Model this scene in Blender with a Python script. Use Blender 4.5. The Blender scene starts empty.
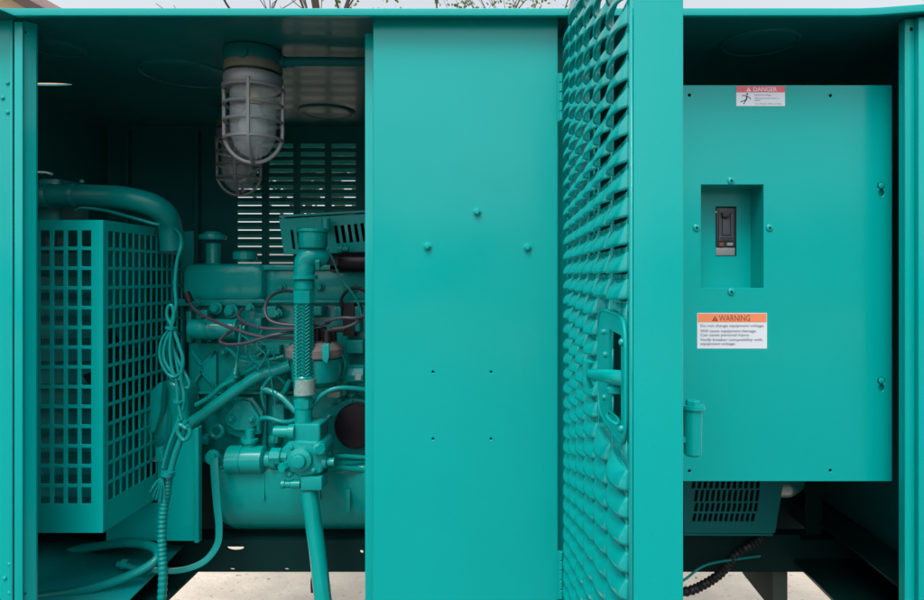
import bpy, bmesh, math, random
from mathutils import Vector, Matrix
random.seed(4)
R = math.radians
SC = bpy.context.scene
C = SC.collection
U = 0.0017            # metres per unit; the cabinet front stands 640 units in front of the camera
H = 750               # camera height above the ground in units
F = 640

# ------------------------------------------------------------ camera, sky, sun, exposure
cd = bpy.data.cameras.new('camera'); cam = bpy.data.objects.new('camera', cd); C.objects.link(cam)
cam.location = (0, 0, H*U); cam.rotation_euler = (R(90), 0, 0)
cd.sensor_width = 36; cd.lens = 36*F/924
cd.shift_x = -43/924; cd.shift_y = -25/924
cd.clip_start = 0.02; cd.clip_end = 2000
SC.camera = cam

W = bpy.data.worlds.new('World'); SC.world = W; W.use_nodes = True
nt = W.node_tree; nt.nodes.clear()
SUN_EL, SUN_ROT = 58, 196
sky = nt.nodes.new('ShaderNodeTexSky'); sky.sky_type = 'NISHITA'; sky.sun_disc = False
sky.sun_elevation = R(SUN_EL); sky.sun_rotation = R(SUN_ROT); sky.dust_density = 3.0; sky.air_density = 1.0
hs = nt.nodes.new('ShaderNodeHueSaturation'); hs.inputs['Saturation'].default_value = 0.24; hs.inputs['Value'].default_value = 1.35
bg = nt.nodes.new('ShaderNodeBackground'); bg.inputs[1].default_value = 0.145
wo = nt.nodes.new('ShaderNodeOutputWorld')
nt.links.new(sky.outputs[0], hs.inputs['Color']); nt.links.new(hs.outputs[0], bg.inputs[0]); nt.links.new(bg.outputs[0], wo.inputs[0])

sd = bpy.data.lights.new('sun', 'SUN'); sd.energy = 1.3; sd.angle = R(24); sd.color = (1, .96, .9)
so = bpy.data.objects.new('sun', sd); C.objects.link(so)
# sky sun direction: rotation measured from +Y clockwise
sdir = Vector((math.sin(R(SUN_ROT))*math.cos(R(SUN_EL)), math.cos(R(SUN_ROT))*math.cos(R(SUN_EL)), math.sin(R(SUN_EL))))
so.rotation_euler = sdir.to_track_quat('Z', 'Y').to_euler(); so.location = (0, -3, 6)
SC.view_settings.view_transform = 'Standard'; SC.view_settings.look = 'None'
SC.view_settings.exposure = 0.32; SC.view_settings.gamma = 1
SC.render.engine = 'CYCLES'

# ------------------------------------------------------------ helpers
def V(X, d, Z): return Vector((X*U, d*U, (H+Z)*U))
def PX(px, d): return (px-505)*d/F
def PZ(py, d): return (275-py)*d/F
def P(px, py, d): return V(PX(px, d), d, PZ(py, d))
WL = {}
def wl(o): return WL.get(o.name, Vector((0, 0, 0))) if o else Vector((0, 0, 0))

def tag(o, label=None, cat=None, group=None, kind=None):
    if label: o['label'] = label
    if cat: o['category'] = cat
    if group: o['group'] = group
    if kind: o['kind'] = kind
    return o
def thing(name, label, cat, loc, group=None):
    o = bpy.data.objects.new(name, None); C.objects.link(o); o.empty_display_size = .05
    o.location = loc; WL[o.name] = Vector(loc)
    return tag(o, label, cat, group)

class MB:
    def __init__(s): s.v = []; s.f = []
    def add(s, vs, fs):
        n = len(s.v); s.v += [Vector(a) for a in vs]; s.f += [tuple(i+n for i in f) for f in fs]; return s
    def hexa(s, p):      # 8 points: 0-3 front ccw, 4-7 back
        return s.add(p, [(0,1,2,3), (7,6,5,4), (0,4,5,1), (1,5,6,2), (2,6,7,3), (3,7,4,0)])
    def box(s, X0, X1, d0, d1, Z0, Z1):
        if X0 > X1: X0, X1 = X1, X0
        if Z0 > Z1: Z0, Z1 = Z1, Z0
        return s.hexa([V(X0,d0,Z0), V(X1,d0,Z0), V(X1,d0,Z1), V(X0,d0,Z1), V(X0,d1,Z0), V(X1,d1,Z0), V(X1,d1,Z1), V(X0,d1,Z1)])
    def pbox(s, x0, x1, y0, y1, d, th):    # box whose front face fills that window at depth d
        return s.box(PX(x0,d), PX(x1,d), d, d+th, PZ(y1,d), PZ(y0,d))
    def prism(s, pts, d0, d1):             # pts in (X,Z) units, counter-clockwise
        n = len(pts)
        vs = [V(x, d0, z) for x, z in pts]+[V(x, d1, z) for x, z in pts]
        fs = [tuple(range(n)), tuple(range(2*n-1, n-1, -1))]
        fs += [(i, i+n, (i+1) % n+n, (i+1) % n) for i in range(n)]
        return s.add(vs, fs)
    def pprism(s, pts, d, th): return s.prism([(PX(x, d), PZ(y, d)) for x, y in pts], d, d+th)
    def lathe(s, o, axis, prof, n=24, sx=1):    # prof: (h along axis, r) in units
        o = Vector(o); ax = Vector(axis).normalized()
        t = Vector((0, 0, 1)) if abs(ax.z) < .9 else Vector((1, 0, 0))
        a = ax.cross(t).normalized(); b = ax.cross(a)
        vs = []; fs = []
        for h, r in prof:
            for k in range(n):
                th = 2*math.pi*k/n
                vs.append(o+ax*h*U+(a*math.cos(th)*sx+b*math.sin(th))*max(r, 1e-3)*U)
        m = len(prof)
        for j in range(m-1):
            for k in range(n):
                fs.append((j*n+k, j*n+(k+1) % n, (j+1)*n+(k+1) % n, (j+1)*n+k))
        fs.append(tuple(range(n-1, -1, -1))); fs.append(tuple((m-1)*n+k for k in range(n)))
        return s.add(vs, fs)
    def tube(s, pts, r, n=10, sm=8, closed=False, rf=None, caps=True, flat=None):
        pts = [Vector(p) for p in pts]
        if sm > 1 and len(pts) > 2:
            q = []; N = len(pts)
            rng = range(N) if closed else range(N-1)
            for i in rng:
                g = lambda k: pts[k % N] if closed else pts[min(max(k, 0), N-1)]
                p0, p1, p2, p3 = g(i-1), g(i), g(i+1), g(i+2)
                for j in range(sm):
                    t = j/sm
                    q.append(.5*((2*p1)+(p2-p0)*t+(2*p0-5*p1+4*p2-p3)*t*t+(3*p1-p0-3*p2+p3)*t**3))
            if not closed: q.append(pts[-1])
            pts = q
        N = len(pts); vs = []; fs = []; up = None
        for i in range(N):
            a = pts[(i-1) % N] if (closed or i > 0) else pts[i]
            b = pts[(i+1) % N] if (closed or i < N-1) else pts[i]
            T = (b-a).normalized()
            if up is None:
                up = Vector((0, 1, 0)) if abs(T.y) < .9 else Vector((1, 0, 0))
            up = (up-T*up.dot(T)).normalized(); sd_ = T.cross(up)
            rr = r*(rf(i, N) if rf else 1)*U
            for k in range(n):
                th = 2*math.pi*k/n
                c_, s_ = math.cos(th)*rr, math.sin(th)*rr
                if flat: s_ *= flat
                vs.append(pts[i]+up*s_+sd_*c_)
        for i in range(N if closed else N-1):
            j = (i+1) % N
            for k in range(n):
                fs.append((i*n+k, i*n+(k+1) % n, j*n+(k+1) % n, j*n+k))
        if caps and not closed:
            fs.append(tuple(range(n-1, -1, -1))); fs.append(tuple((N-1)*n+k for k in range(n)))
        return s.add(vs, fs)
    def ptube(s, pts, rpx, **k):          # pts (px,py,d); radius in picture-scale units at mean depth
        dm = sum(p[2] for p in pts)/len(pts)
        return s.tube([P(*p) for p in pts], rpx*dm/F, **k)
    def build(s, name, mat, parent=None, bev=0, seg=2, ang=32, extra=()):
        me = bpy.data.meshes.new(name); me.from_pydata([tuple(a) for a in s.v], [], s.f); me.update()
        return link(name, me, mat, parent, bev, seg, ang, extra)

def split(m, name, mat, parent, **k):
    par = list(range(len(m.v)))
    def fd(a):
        while par[a] != a: par[a] = par[par[a]]; a = par[a]
        return a
    for f in m.f:
        for i in f[1:]: par[fd(i)] = fd(f[0])
    gr = {}
    for f in m.f: gr.setdefault(fd(f[0]), []).append(f)
    out = []
    for fs in gr.values():
        ids = sorted({i for f in fs for i in f}); mp_ = {i: n for n, i in enumerate(ids)}
        q = MB(); q.add([m.v[i] for i in ids], [tuple(mp_[i] for i in f) for f in fs]); out.append(q.build(name, mat, parent, **k))
    return out
def link(name, me, mat, parent=None, bev=0, seg=2, ang=32, extra=(), recalc=True):
    lo = [min(v.co[i] for v in me.vertices) for i in range(3)]; hi = [max(v.co[i] for v in me.vertices) for i in range(3)]
    c = Vector([(a+b)/2 for a, b in zip(lo, hi)])
    bm = bmesh.new(); bm.from_mesh(me)
    if recalc: bmesh.ops.recalc_face_normals(bm, faces=bm.faces)
    for v in bm.verts: v.co -= c
    if bev:
        es = [e for e in bm.edges if len(e.link_faces) == 2 and e.calc_face_angle(0) > R(30)]
        bmesh.ops.bevel(bm, geom=es, offset=bev*U, segments=seg, profile=.6, affect='EDGES', clamp_overlap=True)
    for f in bm.faces: f.smooth = True
    bm.to_mesh(me); bm.free()
    me.set_sharp_from_angle(angle=R(ang))
    me.materials.clear(); me.materials.append(mat)
    for m in extra: me.materials.append(m)
    o = bpy.data.objects.new(name, me); C.objects.link(o)
    WL[o.name] = c
    o.parent = parent; o.location = c-wl(parent)
    return o

def plate_mesh(outer, holes, f, th):
    """flat plate with holes: outline in 2D units, f maps (a, b, t) -> world point; th thickness"""
    cu = bpy.data.curves.new('plate', 'CURVE'); cu.dimensions = '2D'; cu.fill_mode = 'BOTH'; cu.extrude = th/2
    for lp in [outer]+list(holes):
        sp = cu.splines.new('POLY'); sp.points.add(len(lp)-1); sp.use_cyclic_u = True
        for i, (a, b) in enumerate(lp): sp.points[i].co = (a, b, 0, 1)
    ob = bpy.data.objects.new('plate', cu); C.objects.link(ob)
    dg = bpy.context.evaluated_depsgraph_get(); dg.update()
    me = bpy.data.meshes.new_from_object(ob.evaluated_get(dg))
    bpy.data.objects.remove(ob); bpy.data.curves.remove(cu)
    for v in me.vertices: v.co = f(v.co.x, v.co.y, v.co.z+th/2)
    bm = bmesh.new(); bm.from_mesh(me); bmesh.ops.remove_doubles(bm, verts=bm.verts, dist=1e-6); bm.to_mesh(me); bm.free()
    return me
def rect(a0, a1, b0, b1): return [(a0, b0), (a1, b0), (a1, b1), (a0, b1)]
def circ(a, b, r, n=14, ry=None): return [(a+r*math.cos(2*math.pi*k/n), b+(ry or r)*math.sin(2*math.pi*k/n)) for k in range(n)]
def front(d): return lambda a, b, t: V(a, d+t, b)
def prect(x0, x1, y0, y1, d): return rect(PX(x0, d), PX(x1, d), PZ(y1, d), PZ(y0, d))
def pcirc(x, y, r, d): return circ(PX(x, d), PZ(y, d), r*d/F)

# ------------------------------------------------------------ materials
def mat(name, col, rough=.5, metal=0, coat=0, bump=0, bscale=300, var=0, vscale=12, emit=None, trans=0, ior=1.45, rvar=0, dirt=0, spec=.5, wavy=0):
    m = bpy.data.materials.new(name); m.use_nodes = True; t = m.node_tree; b = t.nodes['Principled BSDF']
    b.inputs['Base Color'].default_value = (*col, 1); b.inputs['Roughness'].default_value = rough
    b.inputs['Metallic'].default_value = metal; b.inputs['Coat Weight'].default_value = coat
    b.inputs['Coat Roughness'].default_value = .07; b.inputs['Specular IOR Level'].default_value = spec; b.inputs['Transmission Weight'].default_value = trans; b.inputs['IOR'].default_value = ior
    tc = t.nodes.new('ShaderNodeNewGeometry')
    if var or dirt:
        n = t.nodes.new('ShaderNodeTexNoise'); n.inputs['Scale'].default_value = vscale; n.inputs['Detail'].default_value = 6
        t.links.new(tc.outputs['Position'], n.inputs['Vector'])
        mx = t.nodes.new('ShaderNodeMix'); mx.data_type = 'RGBA'
        mx.inputs['A'].default_value = (*[c*(1-var) for c in col], 1); mx.inputs['B'].default_value = (*[min(1, c*(1+var)) for c in col], 1)
        t.links.new(n.outputs['Fac'], mx.inputs['Factor']); out = mx.outputs['Result']
        if dirt:
            n2 = t.nodes.new('ShaderNodeTexNoise'); n2.inputs['Scale'].default_value = 420; n2.inputs['Detail'].default_value = 3
            t.links.new(tc.outputs['Position'], n2.inputs['Vector'])
            r2 = t.nodes.new('ShaderNodeValToRGB'); r2.color_ramp.elements[0].position = .69; r2.color_ramp.elements[1].position = .76
            t.links.new(n2.outputs['Fac'], r2.inputs['Fac'])
            ml = t.nodes.new('ShaderNodeMath'); ml.operation = 'MULTIPLY'; ml.inputs[1].default_value = dirt
            t.links.new(r2.outputs['Color'], ml.inputs[0])
            m2 = t.nodes.new('ShaderNodeMix'); m2.data_type = 'RGBA'; m2.inputs['B'].default_value = (*[c*.35 for c in col], 1)
            t.links.new(ml.outputs[0], m2.inputs['Factor']); t.links.new(out, m2.inputs['A']); out = m2.outputs['Result']
        t.links.new(out, b.inputs['Base Color'])
    if rvar:
        n = t.nodes.new('ShaderNodeTexNoise'); n.inputs['Scale'].default_value = 7; n.inputs['Detail'].default_value = 5
        t.links.new(tc.outputs['Position'], n.inputs['Vector'])
        mr = t.nodes.new('ShaderNodeMapRange'); mr.inputs['From Min'].default_value = .3; mr.inputs['From Max'].default_value = .7
        mr.inputs['To Min'].default_value = rough-rvar; mr.inputs['To Max'].default_value = rough+rvar
        t.links.new(n.outputs['Fac'], mr.inputs['Value']); t.links.new(mr.outputs[0], b.inputs['Roughness'])
    if bump:
        n = t.nodes.new('ShaderNodeTexNoise'); n.inputs['Scale'].default_value = bscale; n.inputs['Detail'].default_value = 3
        t.links.new(tc.outputs['Position'], n.inputs['Vector'])
        bp = t.nodes.new('ShaderNodeBump'); bp.inputs['Strength'].default_value = bump; bp.inputs['Distance'].default_value = .001
        t.links.new(n.outputs['Fac'], bp.inputs['Height']); t.links.new(bp.outputs[0], b.inputs['Normal'])
        if wavy:
            n3 = t.nodes.new('ShaderNodeTexNoise'); n3.inputs['Scale'].default_value = 4.5; n3.inputs['Detail'].default_value = 1
            t.links.new(tc.outputs['Position'], n3.inputs['Vector'])
            b3 = t.nodes.new('ShaderNodeBump'); b3.inputs['Strength'].default_value = wavy; b3.inputs['Distance'].default_value = .006
            t.links.new(n3.outputs['Fac'], b3.inputs['Height']); t.links.new(b3.outputs[0], bp.inputs['Normal'])
    if emit:
        b.inputs['Emission Color'].default_value = (*emit, 1); b.inputs['Emission Strength'].default_value = 1
    return m
TEAL = (.0, .365, .348)
SHADED_TEAL = (.001, .15, .155)  # the teal darkened, putting the shade of the bays into the colour
paint = mat('teal_paint', TEAL, .2, spec=.36, bump=.05, bscale=320, var=.05, vscale=5, rvar=.06, dirt=.3, wavy=.5)
frame_m = mat('frame_paint_shaded', (.001, .022, .021), .5, bump=.1, bscale=200, spec=.18)  # shade under the machinery is put into this frame colour
glossf = mat('glossy_frame_paint_shaded', (.001, .02, .019), .3, coat=.3)  # glossy version, with the same shade in its colour
matte = mat('louvre_paint', (.0, .2, .2), .8, spec=.05)
roofm = mat('roof_paint_shaded', SHADED_TEAL, .42, coat=.12, bump=.02, bscale=200, var=.06, vscale=6, rvar=.08)
dark = mat('teal_paint_shaded', SHADED_TEAL, .5, spec=.25, bump=.1, bscale=200, var=.06, vscale=6, rvar=.08)
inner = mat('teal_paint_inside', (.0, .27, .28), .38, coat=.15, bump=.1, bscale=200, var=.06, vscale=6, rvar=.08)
eng = mat('engine_paint', (.0, .31, .29), .28, coat=.4, spec=.2, bump=.35, bscale=170, var=.12, vscale=30, rvar=.1, dirt=.5)
cast = mat('engine_cast_paint', (.0, .26, .245), .36, coat=.35, spec=.2, bump=.6, bscale=240, var=.15, vscale=40, rvar=.1, dirt=.6)
hosem = mat('painted_hose', (.0, .25, .24), .28, spec=.4, bump=.2, bscale=400, var=.1, vscale=60)
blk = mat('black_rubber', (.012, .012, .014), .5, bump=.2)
blkg = mat('black_enamel', (.01, .008, .012), .25, coat=.0, spec=.3, bump=.1)
hole_m = mat('cavity_shade', (.004, .008, .008), .8)  # near-black colour stands in for shade inside openings
steel = mat('zinc_screw', (.45, .55, .55), .35, metal=.7)
alu = mat('cast_aluminium', (.3, .3, .3), .45, metal=.35, bump=.3, var=.1)
cage_m = mat('lamp_guard_aluminium', (.28, .285, .295), .4, metal=.3, bump=.2, var=.1)
def frost():
    m = bpy.data.materials.new('lamp_glass'); m.use_nodes = True; t = m.node_tree; b = t.nodes['Principled BSDF']
    b.inputs['Base Color'].default_value = (.75, .82, .84, 1); b.inputs['Roughness'].default_value = .12
    tr = t.nodes.new('ShaderNodeBsdfTransparent'); mx = t.nodes.new('ShaderNodeMixShader'); mx.inputs[0].default_value = .28
    t.links.new(tr.outputs[0], mx.inputs[1]); t.links.new(b.outputs[0], mx.inputs[2]); t.links.new(mx.outputs[0], t.nodes['Material Output'].inputs[0])
    return m
glass = frost()
bulb_m = mat('bulb_glass', (.36, .41, .42), .15, coat=.5)
brass = mat('socket_ceramic', (.6, .42, .22), .4)
pink = mat('distributor_cap_plastic', (.15, .148, .145), .5, var=.2, vscale=60)
wire_m = mat('ignition_wire', (.06, .058, .078), .4, bump=.2)
white = mat('label_white', (.72, .76, .82), .45)
redm = mat('label_red', (.75, .13, .17), .45)
orange = mat('label_orange', (.85, .27, .12), .45)
ink = mat('label_ink', (.03, .04, .09), .6)
tagm = mat('white_tag', (.24, .37, .35), .5, var=.5, vscale=200)
brk = mat('breaker_black', (.03, .034, .042), .4, bump=.2, bscale=500)
brkg = mat('breaker_grey', (.075, .085, .10), .45)
silver = mat('breaker_label_silver', (.25, .27, .27), .4, metal=.2)
conc = mat('concrete', (.46, .40, .33), .9, bump=.8, bscale=60, var=.18, vscale=9)
block_m = mat('pier_concrete', (.07, .09, .075), .9, bump=.8, bscale=90, var=.2, vscale=20)

braidm = mat('braid_paint', (.0, .24, .225), .6, spec=.2)
# ground with stones and specks
gm = bpy.data.materials.new('sandy_concrete_ground'); gm.use_nodes = True; t = gm.node_tree; b = t.nodes['Principled BSDF']
b.inputs['Roughness'].default_value = .95
g = t.nodes.new('ShaderNodeNewGeometry')
def noise(sc, det=5):
    n = t.nodes.new('ShaderNodeTexNoise'); n.inputs['Scale'].default_value = sc; n.inputs['Detail'].default_value = det
    t.links.new(g.outputs['Position'], n.inputs['Vector']); return n
def ramp(src, p0, c0, p1, c1):
    r = t.nodes.new('ShaderNodeValToRGB'); e = r.color_ramp.elements
    e[0].position = p0; e[0].color = (*c0, 1); e[1].position = p1; e[1].color = (*c1, 1); t.links.new(src, r.inputs['Fac']); return r
r1 = ramp(noise(6).outputs['Fac'], .3, (.52, .46, .38), .7, (.68, .60, .50))
r2 = ramp(noise(34, 8).outputs['Fac'], .62, (1, 1, 1), .74, (.34, .30, .26))
m1 = t.nodes.new('ShaderNodeMix'); m1.data_type = 'RGBA'; m1.blend_type = 'MULTIPLY'; m1.inputs['Factor'].default_value = 1
t.links.new(r1.outputs[0], m1.inputs['A']); t.links.new(r2.outputs[0], m1.inputs['B']); t.links.new(m1.outputs['Result'], b.inputs['Base Color'])
bp = t.nodes.new('ShaderNodeBump'); bp.inputs['Distance'].default_value = .01; bp.inputs['Strength'].default_value = .7
t.links.new(noise(45, 8).outputs['Fac'], bp.inputs['Height']); t.links.new(bp.outputs[0], b.inputs['Normal'])

# ------------------------------------------------------------ setting
gme = bpy.data.meshes.new('ground'); n = 24; vs = []; fs = []
for i in range(n+1):
    for j in range(n+1):
        vs.append(((i/n-.5)*1200, (j/n-.5)*1200, 0))
for i in range(n):
    for j in range(n): fs.append((i*(n+1)+j, (i+1)*(n+1)+j, (i+1)*(n+1)+j+1, i*(n+1)+j+1))
gme.from_pydata(vs, [], fs); tag(link('ground', gme, gm), kind='structure')

bounce_cut_m = mat('bounce_cut_ground', (.13, .125, .11), .9, bump=.8, bscale=120, var=.3, vscale=30)
me = bpy.data.meshes.new('added_dark_ground'); me.from_pydata([(-9, -9, .004), (9, -9, .004), (9, 1.75, .004), (-9, 1.75, .004)], [], [(0, 1, 2, 3)]); tag(link('added_dark_ground', me, bounce_cut_m), kind='structure')  # added unseen sheet, dark to cut light bounced up into the cabinet
darkleaf = mat('dark_leaf', (.045, .07, .03), .8, var=.4, vscale=.8)
fm = MB(); rn = random.Random(11)
for k in range(15000):
    a = rn.uniform(math.pi*.96, math.pi*2.04); rad = rn.uniform(22, 27)
    top_ = 3.3+.9*math.sin(a*9)+.5*math.sin(a*23+1)+.3*math.sin(a*51)
    p = Vector((rad*math.cos(a), rad*math.sin(a), rn.uniform(0, 1)**.8*top_))
    e1 = Vector([rn.gauss(0, 1) for _ in range(3)]).normalized()*.32; e2 = e1.cross(Vector([rn.gauss(0, 1) for _ in range(3)])).normalized()*.25
    fm.add([p-e1, p+e2, p+e1, p-e2], [(0, 1, 2, 3)])
tag(fm.build('added_trees', darkleaf), 'added belt of trees out of view, cutting horizon glare on the cabinet', 'added treeline', kind='stuff')  # added behind the camera to cut horizon glare and darken panel reflections

# house beyond, top left
tanw = mat('tan_siding', (.52, .40, .28), .8, var=.06); fascia = mat('dark_fascia', (.05, .03, .025), .6); shingle = mat('pink_grey_shingles', (.26, .19, .19), .9, bump=.6, bscale=30, var=.2, vscale=20)
ho = thing('house', 'tan gable wall and pinkish shingled roof edge beyond the top left corner of the cabinet', 'house', (-15, 14, 0))
def qprism(pts, y0, y1):
    m = MB(); k = len(pts)
    m.add([(x, y0, z) for x, z in pts]+[(x, y1, z) for x, z in pts], [tuple(range(k)), tuple(range(2*k-1, k-1, -1))]+[(i, i+k, (i+1) % k+k, (i+1) % k) for i in range(k)]); return m
qprism([(-20.5, 0), (-9.3, 0), (-9.3, 6.45), (-14.9, 9.6), (-20.5, 6.45)], 14, 22).build('wall', tanw, ho)
m = qprism([(-8.8, 6.35), (-8.8, 6.6), (-14.9, 9.97), (-21, 6.6), (-21, 6.35), (-14.9, 9.7)], 13.5, 22.5); rf = m.build('roof', shingle, ho)
qprism([(-8.75, 6.18), (-8.75, 6.38), (-14.9, 9.72), (-14.9, 9.5)], 13.46, 13.5).build('fascia_board', fascia, ho)
m = MB()
for x in (-12.6, -17):
    m = MB(); m.add([(x-.5, 13.94, 2), (x+.5, 13.94, 2), (x+.5, 13.94, 3.6), (x-.5, 13.94, 3.6), (x-.5, 13.99, 2), (x+.5, 13.99, 2), (x+.5, 13.99, 3.6), (x-.5, 13.99, 3.6)], [(0,1,2,3),(7,6,5,4),(0,4,5,1),(1,5,6,2),(2,6,7,3),(3,7,4,0)])
    m.build('window', blkg, ho)

# trees beyond
bark = mat('bark', (.07, .055, .045), .9, bump=.8, bscale=30, var=.2); leafm = mat('spring_leaf', (.10, .17, .03), .7, var=.3, vscale=3)
def tree(x, y, h, r0, label, leaves=0, seed=1, lean=0):
    rnd = random.Random(seed)
    o = thing('tree', label, 'tree', (x, y, 0), 'trees beyond the cabinet')
    tm = MB(); tips = []
    def br(p, dr, L, r, lv):
        pts = [p]; q = p.copy(); dd = dr.copy()
        for k in range(4):
            dd = (dd+Vector((rnd.uniform(-.16, .16), rnd.uniform(-.16, .16), rnd.uniform(-.02, .14)))).normalized(); q = q+dd*L/4; pts.append(q.copy())
        tm.tube(pts, r/U, n=6 if lv < 2 else 4, sm=2, rf=lambda i, N: 1-.55*i/N)
        tips.extend(pts[2:] if lv > 1 else [])
        if lv < 3:
            for k in range(3 if lv else 6):
                a = rnd.uniform(0, 6.283); s = pts[rnd.choice((2, 3, 4)) if lv else rnd.choice((2, 3, 4))]
                nd = (dd*.75+Vector((math.cos(a), math.sin(a), .35))*rnd.uniform(.5, .9)).normalized()
                br(s, nd, L*rnd.uniform(.5, .68), r*.42, lv+1)
    br(Vector((x, y, 0)), Vector((lean, 0, 1)), h*.55, r0, 0)
    tm.build('trunk', bark, o)
    if leaves:
        lm = MB()
        for k in range(leaves):
            p = rnd.choice(tips)+Vector([rnd.gauss(0, .16) for _ in range(3)])
            a = Vector([rnd.gauss(0, 1) for _ in range(3)]).normalized()*.055; bb = a.cross(Vector([rnd.gauss(0, 1) for _ in range(3)])).normalized()*.035
            lm.add([p-a, p+bb, p+a, p-bb], [(0, 1, 2, 3)])
        lm.build('crown', leafm, o)
tree(-2.95, 12, 9.5, .13, 'bare tree with a dark trunk rising over the roof left of the middle panel', 0, 3)
tree(-1.3, 14.5, 10.5, .08, 'slim tree with yellow green leaves over the middle panel', 2200, 5)
tree(.9, 16, 10, .1, 'thin bare tree behind the top of the open door', 200, 12)

def bushy(x, y, z0, z1, w, label, seed):
    rnd = random.Random(seed); o = thing('tree', label, 'tree', (x, y, 0), 'trees beyond the cabinet')
    t_ = MB(); t_.tube([Vector((x, y, 0)), Vector((x+.05, y, z0*.6)), Vector((x, y, z1*.8))], .07/U, n=8, rf=lambda i, N: 1-.7*i/N)
    for k in range(9):
        a = rnd.uniform(0, 6.28); h0 = rnd.uniform(z0*.75, z1*.6); t_.tube([Vector((x, y, h0)), Vector((x+math.cos(a)*w*.35, y+math.sin(a)*w*.35, h0+.4)), Vector((x+math.cos(a)*w*.8, y+math.sin(a)*w*.8, h0+.7))], .022/U, n=5, rf=lambda i, N: 1-.7*i/N)
    t_.build('trunk', bark, o); l_ = MB()
    for k in range(9000):
        th = rnd.uniform(0, 6.283); ph = math.acos(rnd.uniform(-1, 1)); q = rnd.random()**.4*(.8+.25*math.sin(3*th+seed)+.12*math.sin(7*th+3*ph))
        p = Vector((x+w*q*math.sin(ph)*math.cos(th), y+w*q*math.sin(ph)*math.sin(th), (z0+z1)/2+(z1-z0)/2*q*math.cos(ph)))
        a = Vector([rnd.gauss(0, 1) for _ in range(3)]).normalized()*.06; bb = a.cross(Vector([rnd.gauss(0, 1) for _ in range(3)])).normalized()*.04
        l_.add([p-a, p+bb, p+a, p-bb], [(0, 1, 2, 3)])
    l_.build('crown', leafm, o)
bushy(-2.95, 9.5, 2.3, 4.6, 1.5, 'leafy green tree glimpsed through the rear louvres of the engine bay', 2)

# ------------------------------------------------------------ cabinet
XL, XR, DB, ZT = -690, 497, 1110, 260
en = thing('generator_enclosure', 'teal sheet metal generator cabinet with its louvred door standing open', 'generator cabinet', V(-60, 870, -420))
# roof sheet with vent slot
roof_holes = [circ(PX(47, 866), 866, 34, 24, 6.5)]
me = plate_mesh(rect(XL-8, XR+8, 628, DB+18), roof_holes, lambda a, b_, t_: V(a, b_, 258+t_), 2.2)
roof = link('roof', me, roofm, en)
def lipz(px): 
    if px > 870: return (px-870)*.075
    return 0
top = [(-700/1.2, 0)]
xs = [-690, 0, 14, 860, 880, 900, 930, 1010]
m = MB()
vs = []
for px in xs:
    up = lipz(px)
    X = PX(px, 622); zt = PZ(8, 622)+up; zb = PZ(15.4, 622)+up
    if px <= 0: zb = PZ(9.6, 622)
    vs += [V(X, 622, zb), V(X, 622, zt), V(X, 628, zt), V(X, 628, zb)]
fs = []
for i in range(len(xs)-1):
    for k in range(4): fs.append((i*4+k, i*4+(k+1) % 4, i*4+4+(k+1) % 4, i*4+4+k))
fs += [(0, 1, 2, 3), tuple(len(vs)-1-k for k in range(4))]
m.add(vs, fs); m.build('roof_lip', paint, en, bev=.8)
# embossed roof rings (blanked knock-outs)
for (px, py, rr) in ((58, 46, 26), (187, 72, 54), (327, 110, 42), (760, 40, 40)):
    d = ZT*F/(275-py)
    m = MB(); X = PX(px, d)
    m.tube([V(X+rr*math.cos(a), d+rr*math.sin(a), 257.2) for a in [2*math.pi*k/40 for k in range(40)]], 1.9, n=6, sm=1, closed=True)
    m.lathe(V(X, d, 257.6), (0, 0, -1), [(0, rr), (.8, rr-1.5), (2.2, rr-6), (2.6, rr-14)], 40)
    m.build('roof_knockout', roofm, en)
for dd in ():
    MB().box(XL+4, XR-4, dd, dd+7, 251, 257.6).build('roof_stiffener', dark, en, bev=.8) if dd != 700 else None
# walls
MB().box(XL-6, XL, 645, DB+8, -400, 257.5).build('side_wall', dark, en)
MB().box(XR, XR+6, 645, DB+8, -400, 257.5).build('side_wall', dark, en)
holes = []
cols = [PX(x, DB) for x in (237, 268.5, 300, 331)]
zr = [PZ(146+8.25*k, DB) for k in range(17)]
for cx in cols:
    for z in zr: holes.append(rect(cx+1, cx+43, z-3.6, z+3.6))
for cx in [PX(x, DB) for x in (833, 864, 895)]:
    for k in range(16):
        z = PZ(440+8.25*k-60, DB); holes.append(rect(cx+1, cx+43, z-3.6, z+3.6))
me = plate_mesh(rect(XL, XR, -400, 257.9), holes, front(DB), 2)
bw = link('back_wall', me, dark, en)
m = MB()
for h in holes:
    x0, x1 = h[0][0], h[1][0]; z0, z1 = h[0][1], h[2][1]
    vs = [V(x0-6, DB+2.1, z1), V(x1+6, DB+2.1, z1), V(x1+6, DB+12, z0+2.7), V(x0-6, DB+12, z0+2.7)]
    vs += [v+Vector((0, 0, .9*U)) for v in vs]
    m.add(vs, [(0,1,2,3),(7,6,5,4),(0,4,5,1),(1,5,6,2),(2,6,7,3),(3,7,4,0)])
m.build('louvre_blades', matte, bw)
for px in (126, 196, 300): MB().box(PX(px, 1100)-4, PX(px, 1100)+4, 1098, DB-1, -395, 250).build('wall_stiffener', dark, en, bev=1) if px != 300 else None

# front frame
ZB = -430
left = thing  # noqa
m = MB(); m.box(PX(14, 640), PX(22.5, 640), 640, 642.5, ZB, PZ(14.5, 628)-2); m.build('corner_post', paint, en, bev=1.6)
d = 652
me = plate_mesh([(-484, ZB), (PX(36.2, d), ZB), (PX(36.2, d), PZ(24, d)), (-484, PZ(24, d))],
                [pcirc(30, 35, 1.7, d), pcirc(30, 590, 1.7, d)], lambda a, b_, t_: V(a, d+(a-PX(36.2, d))*1.45+t_, b_), 2)
link('door_stop_flange', me, paint, en)
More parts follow.
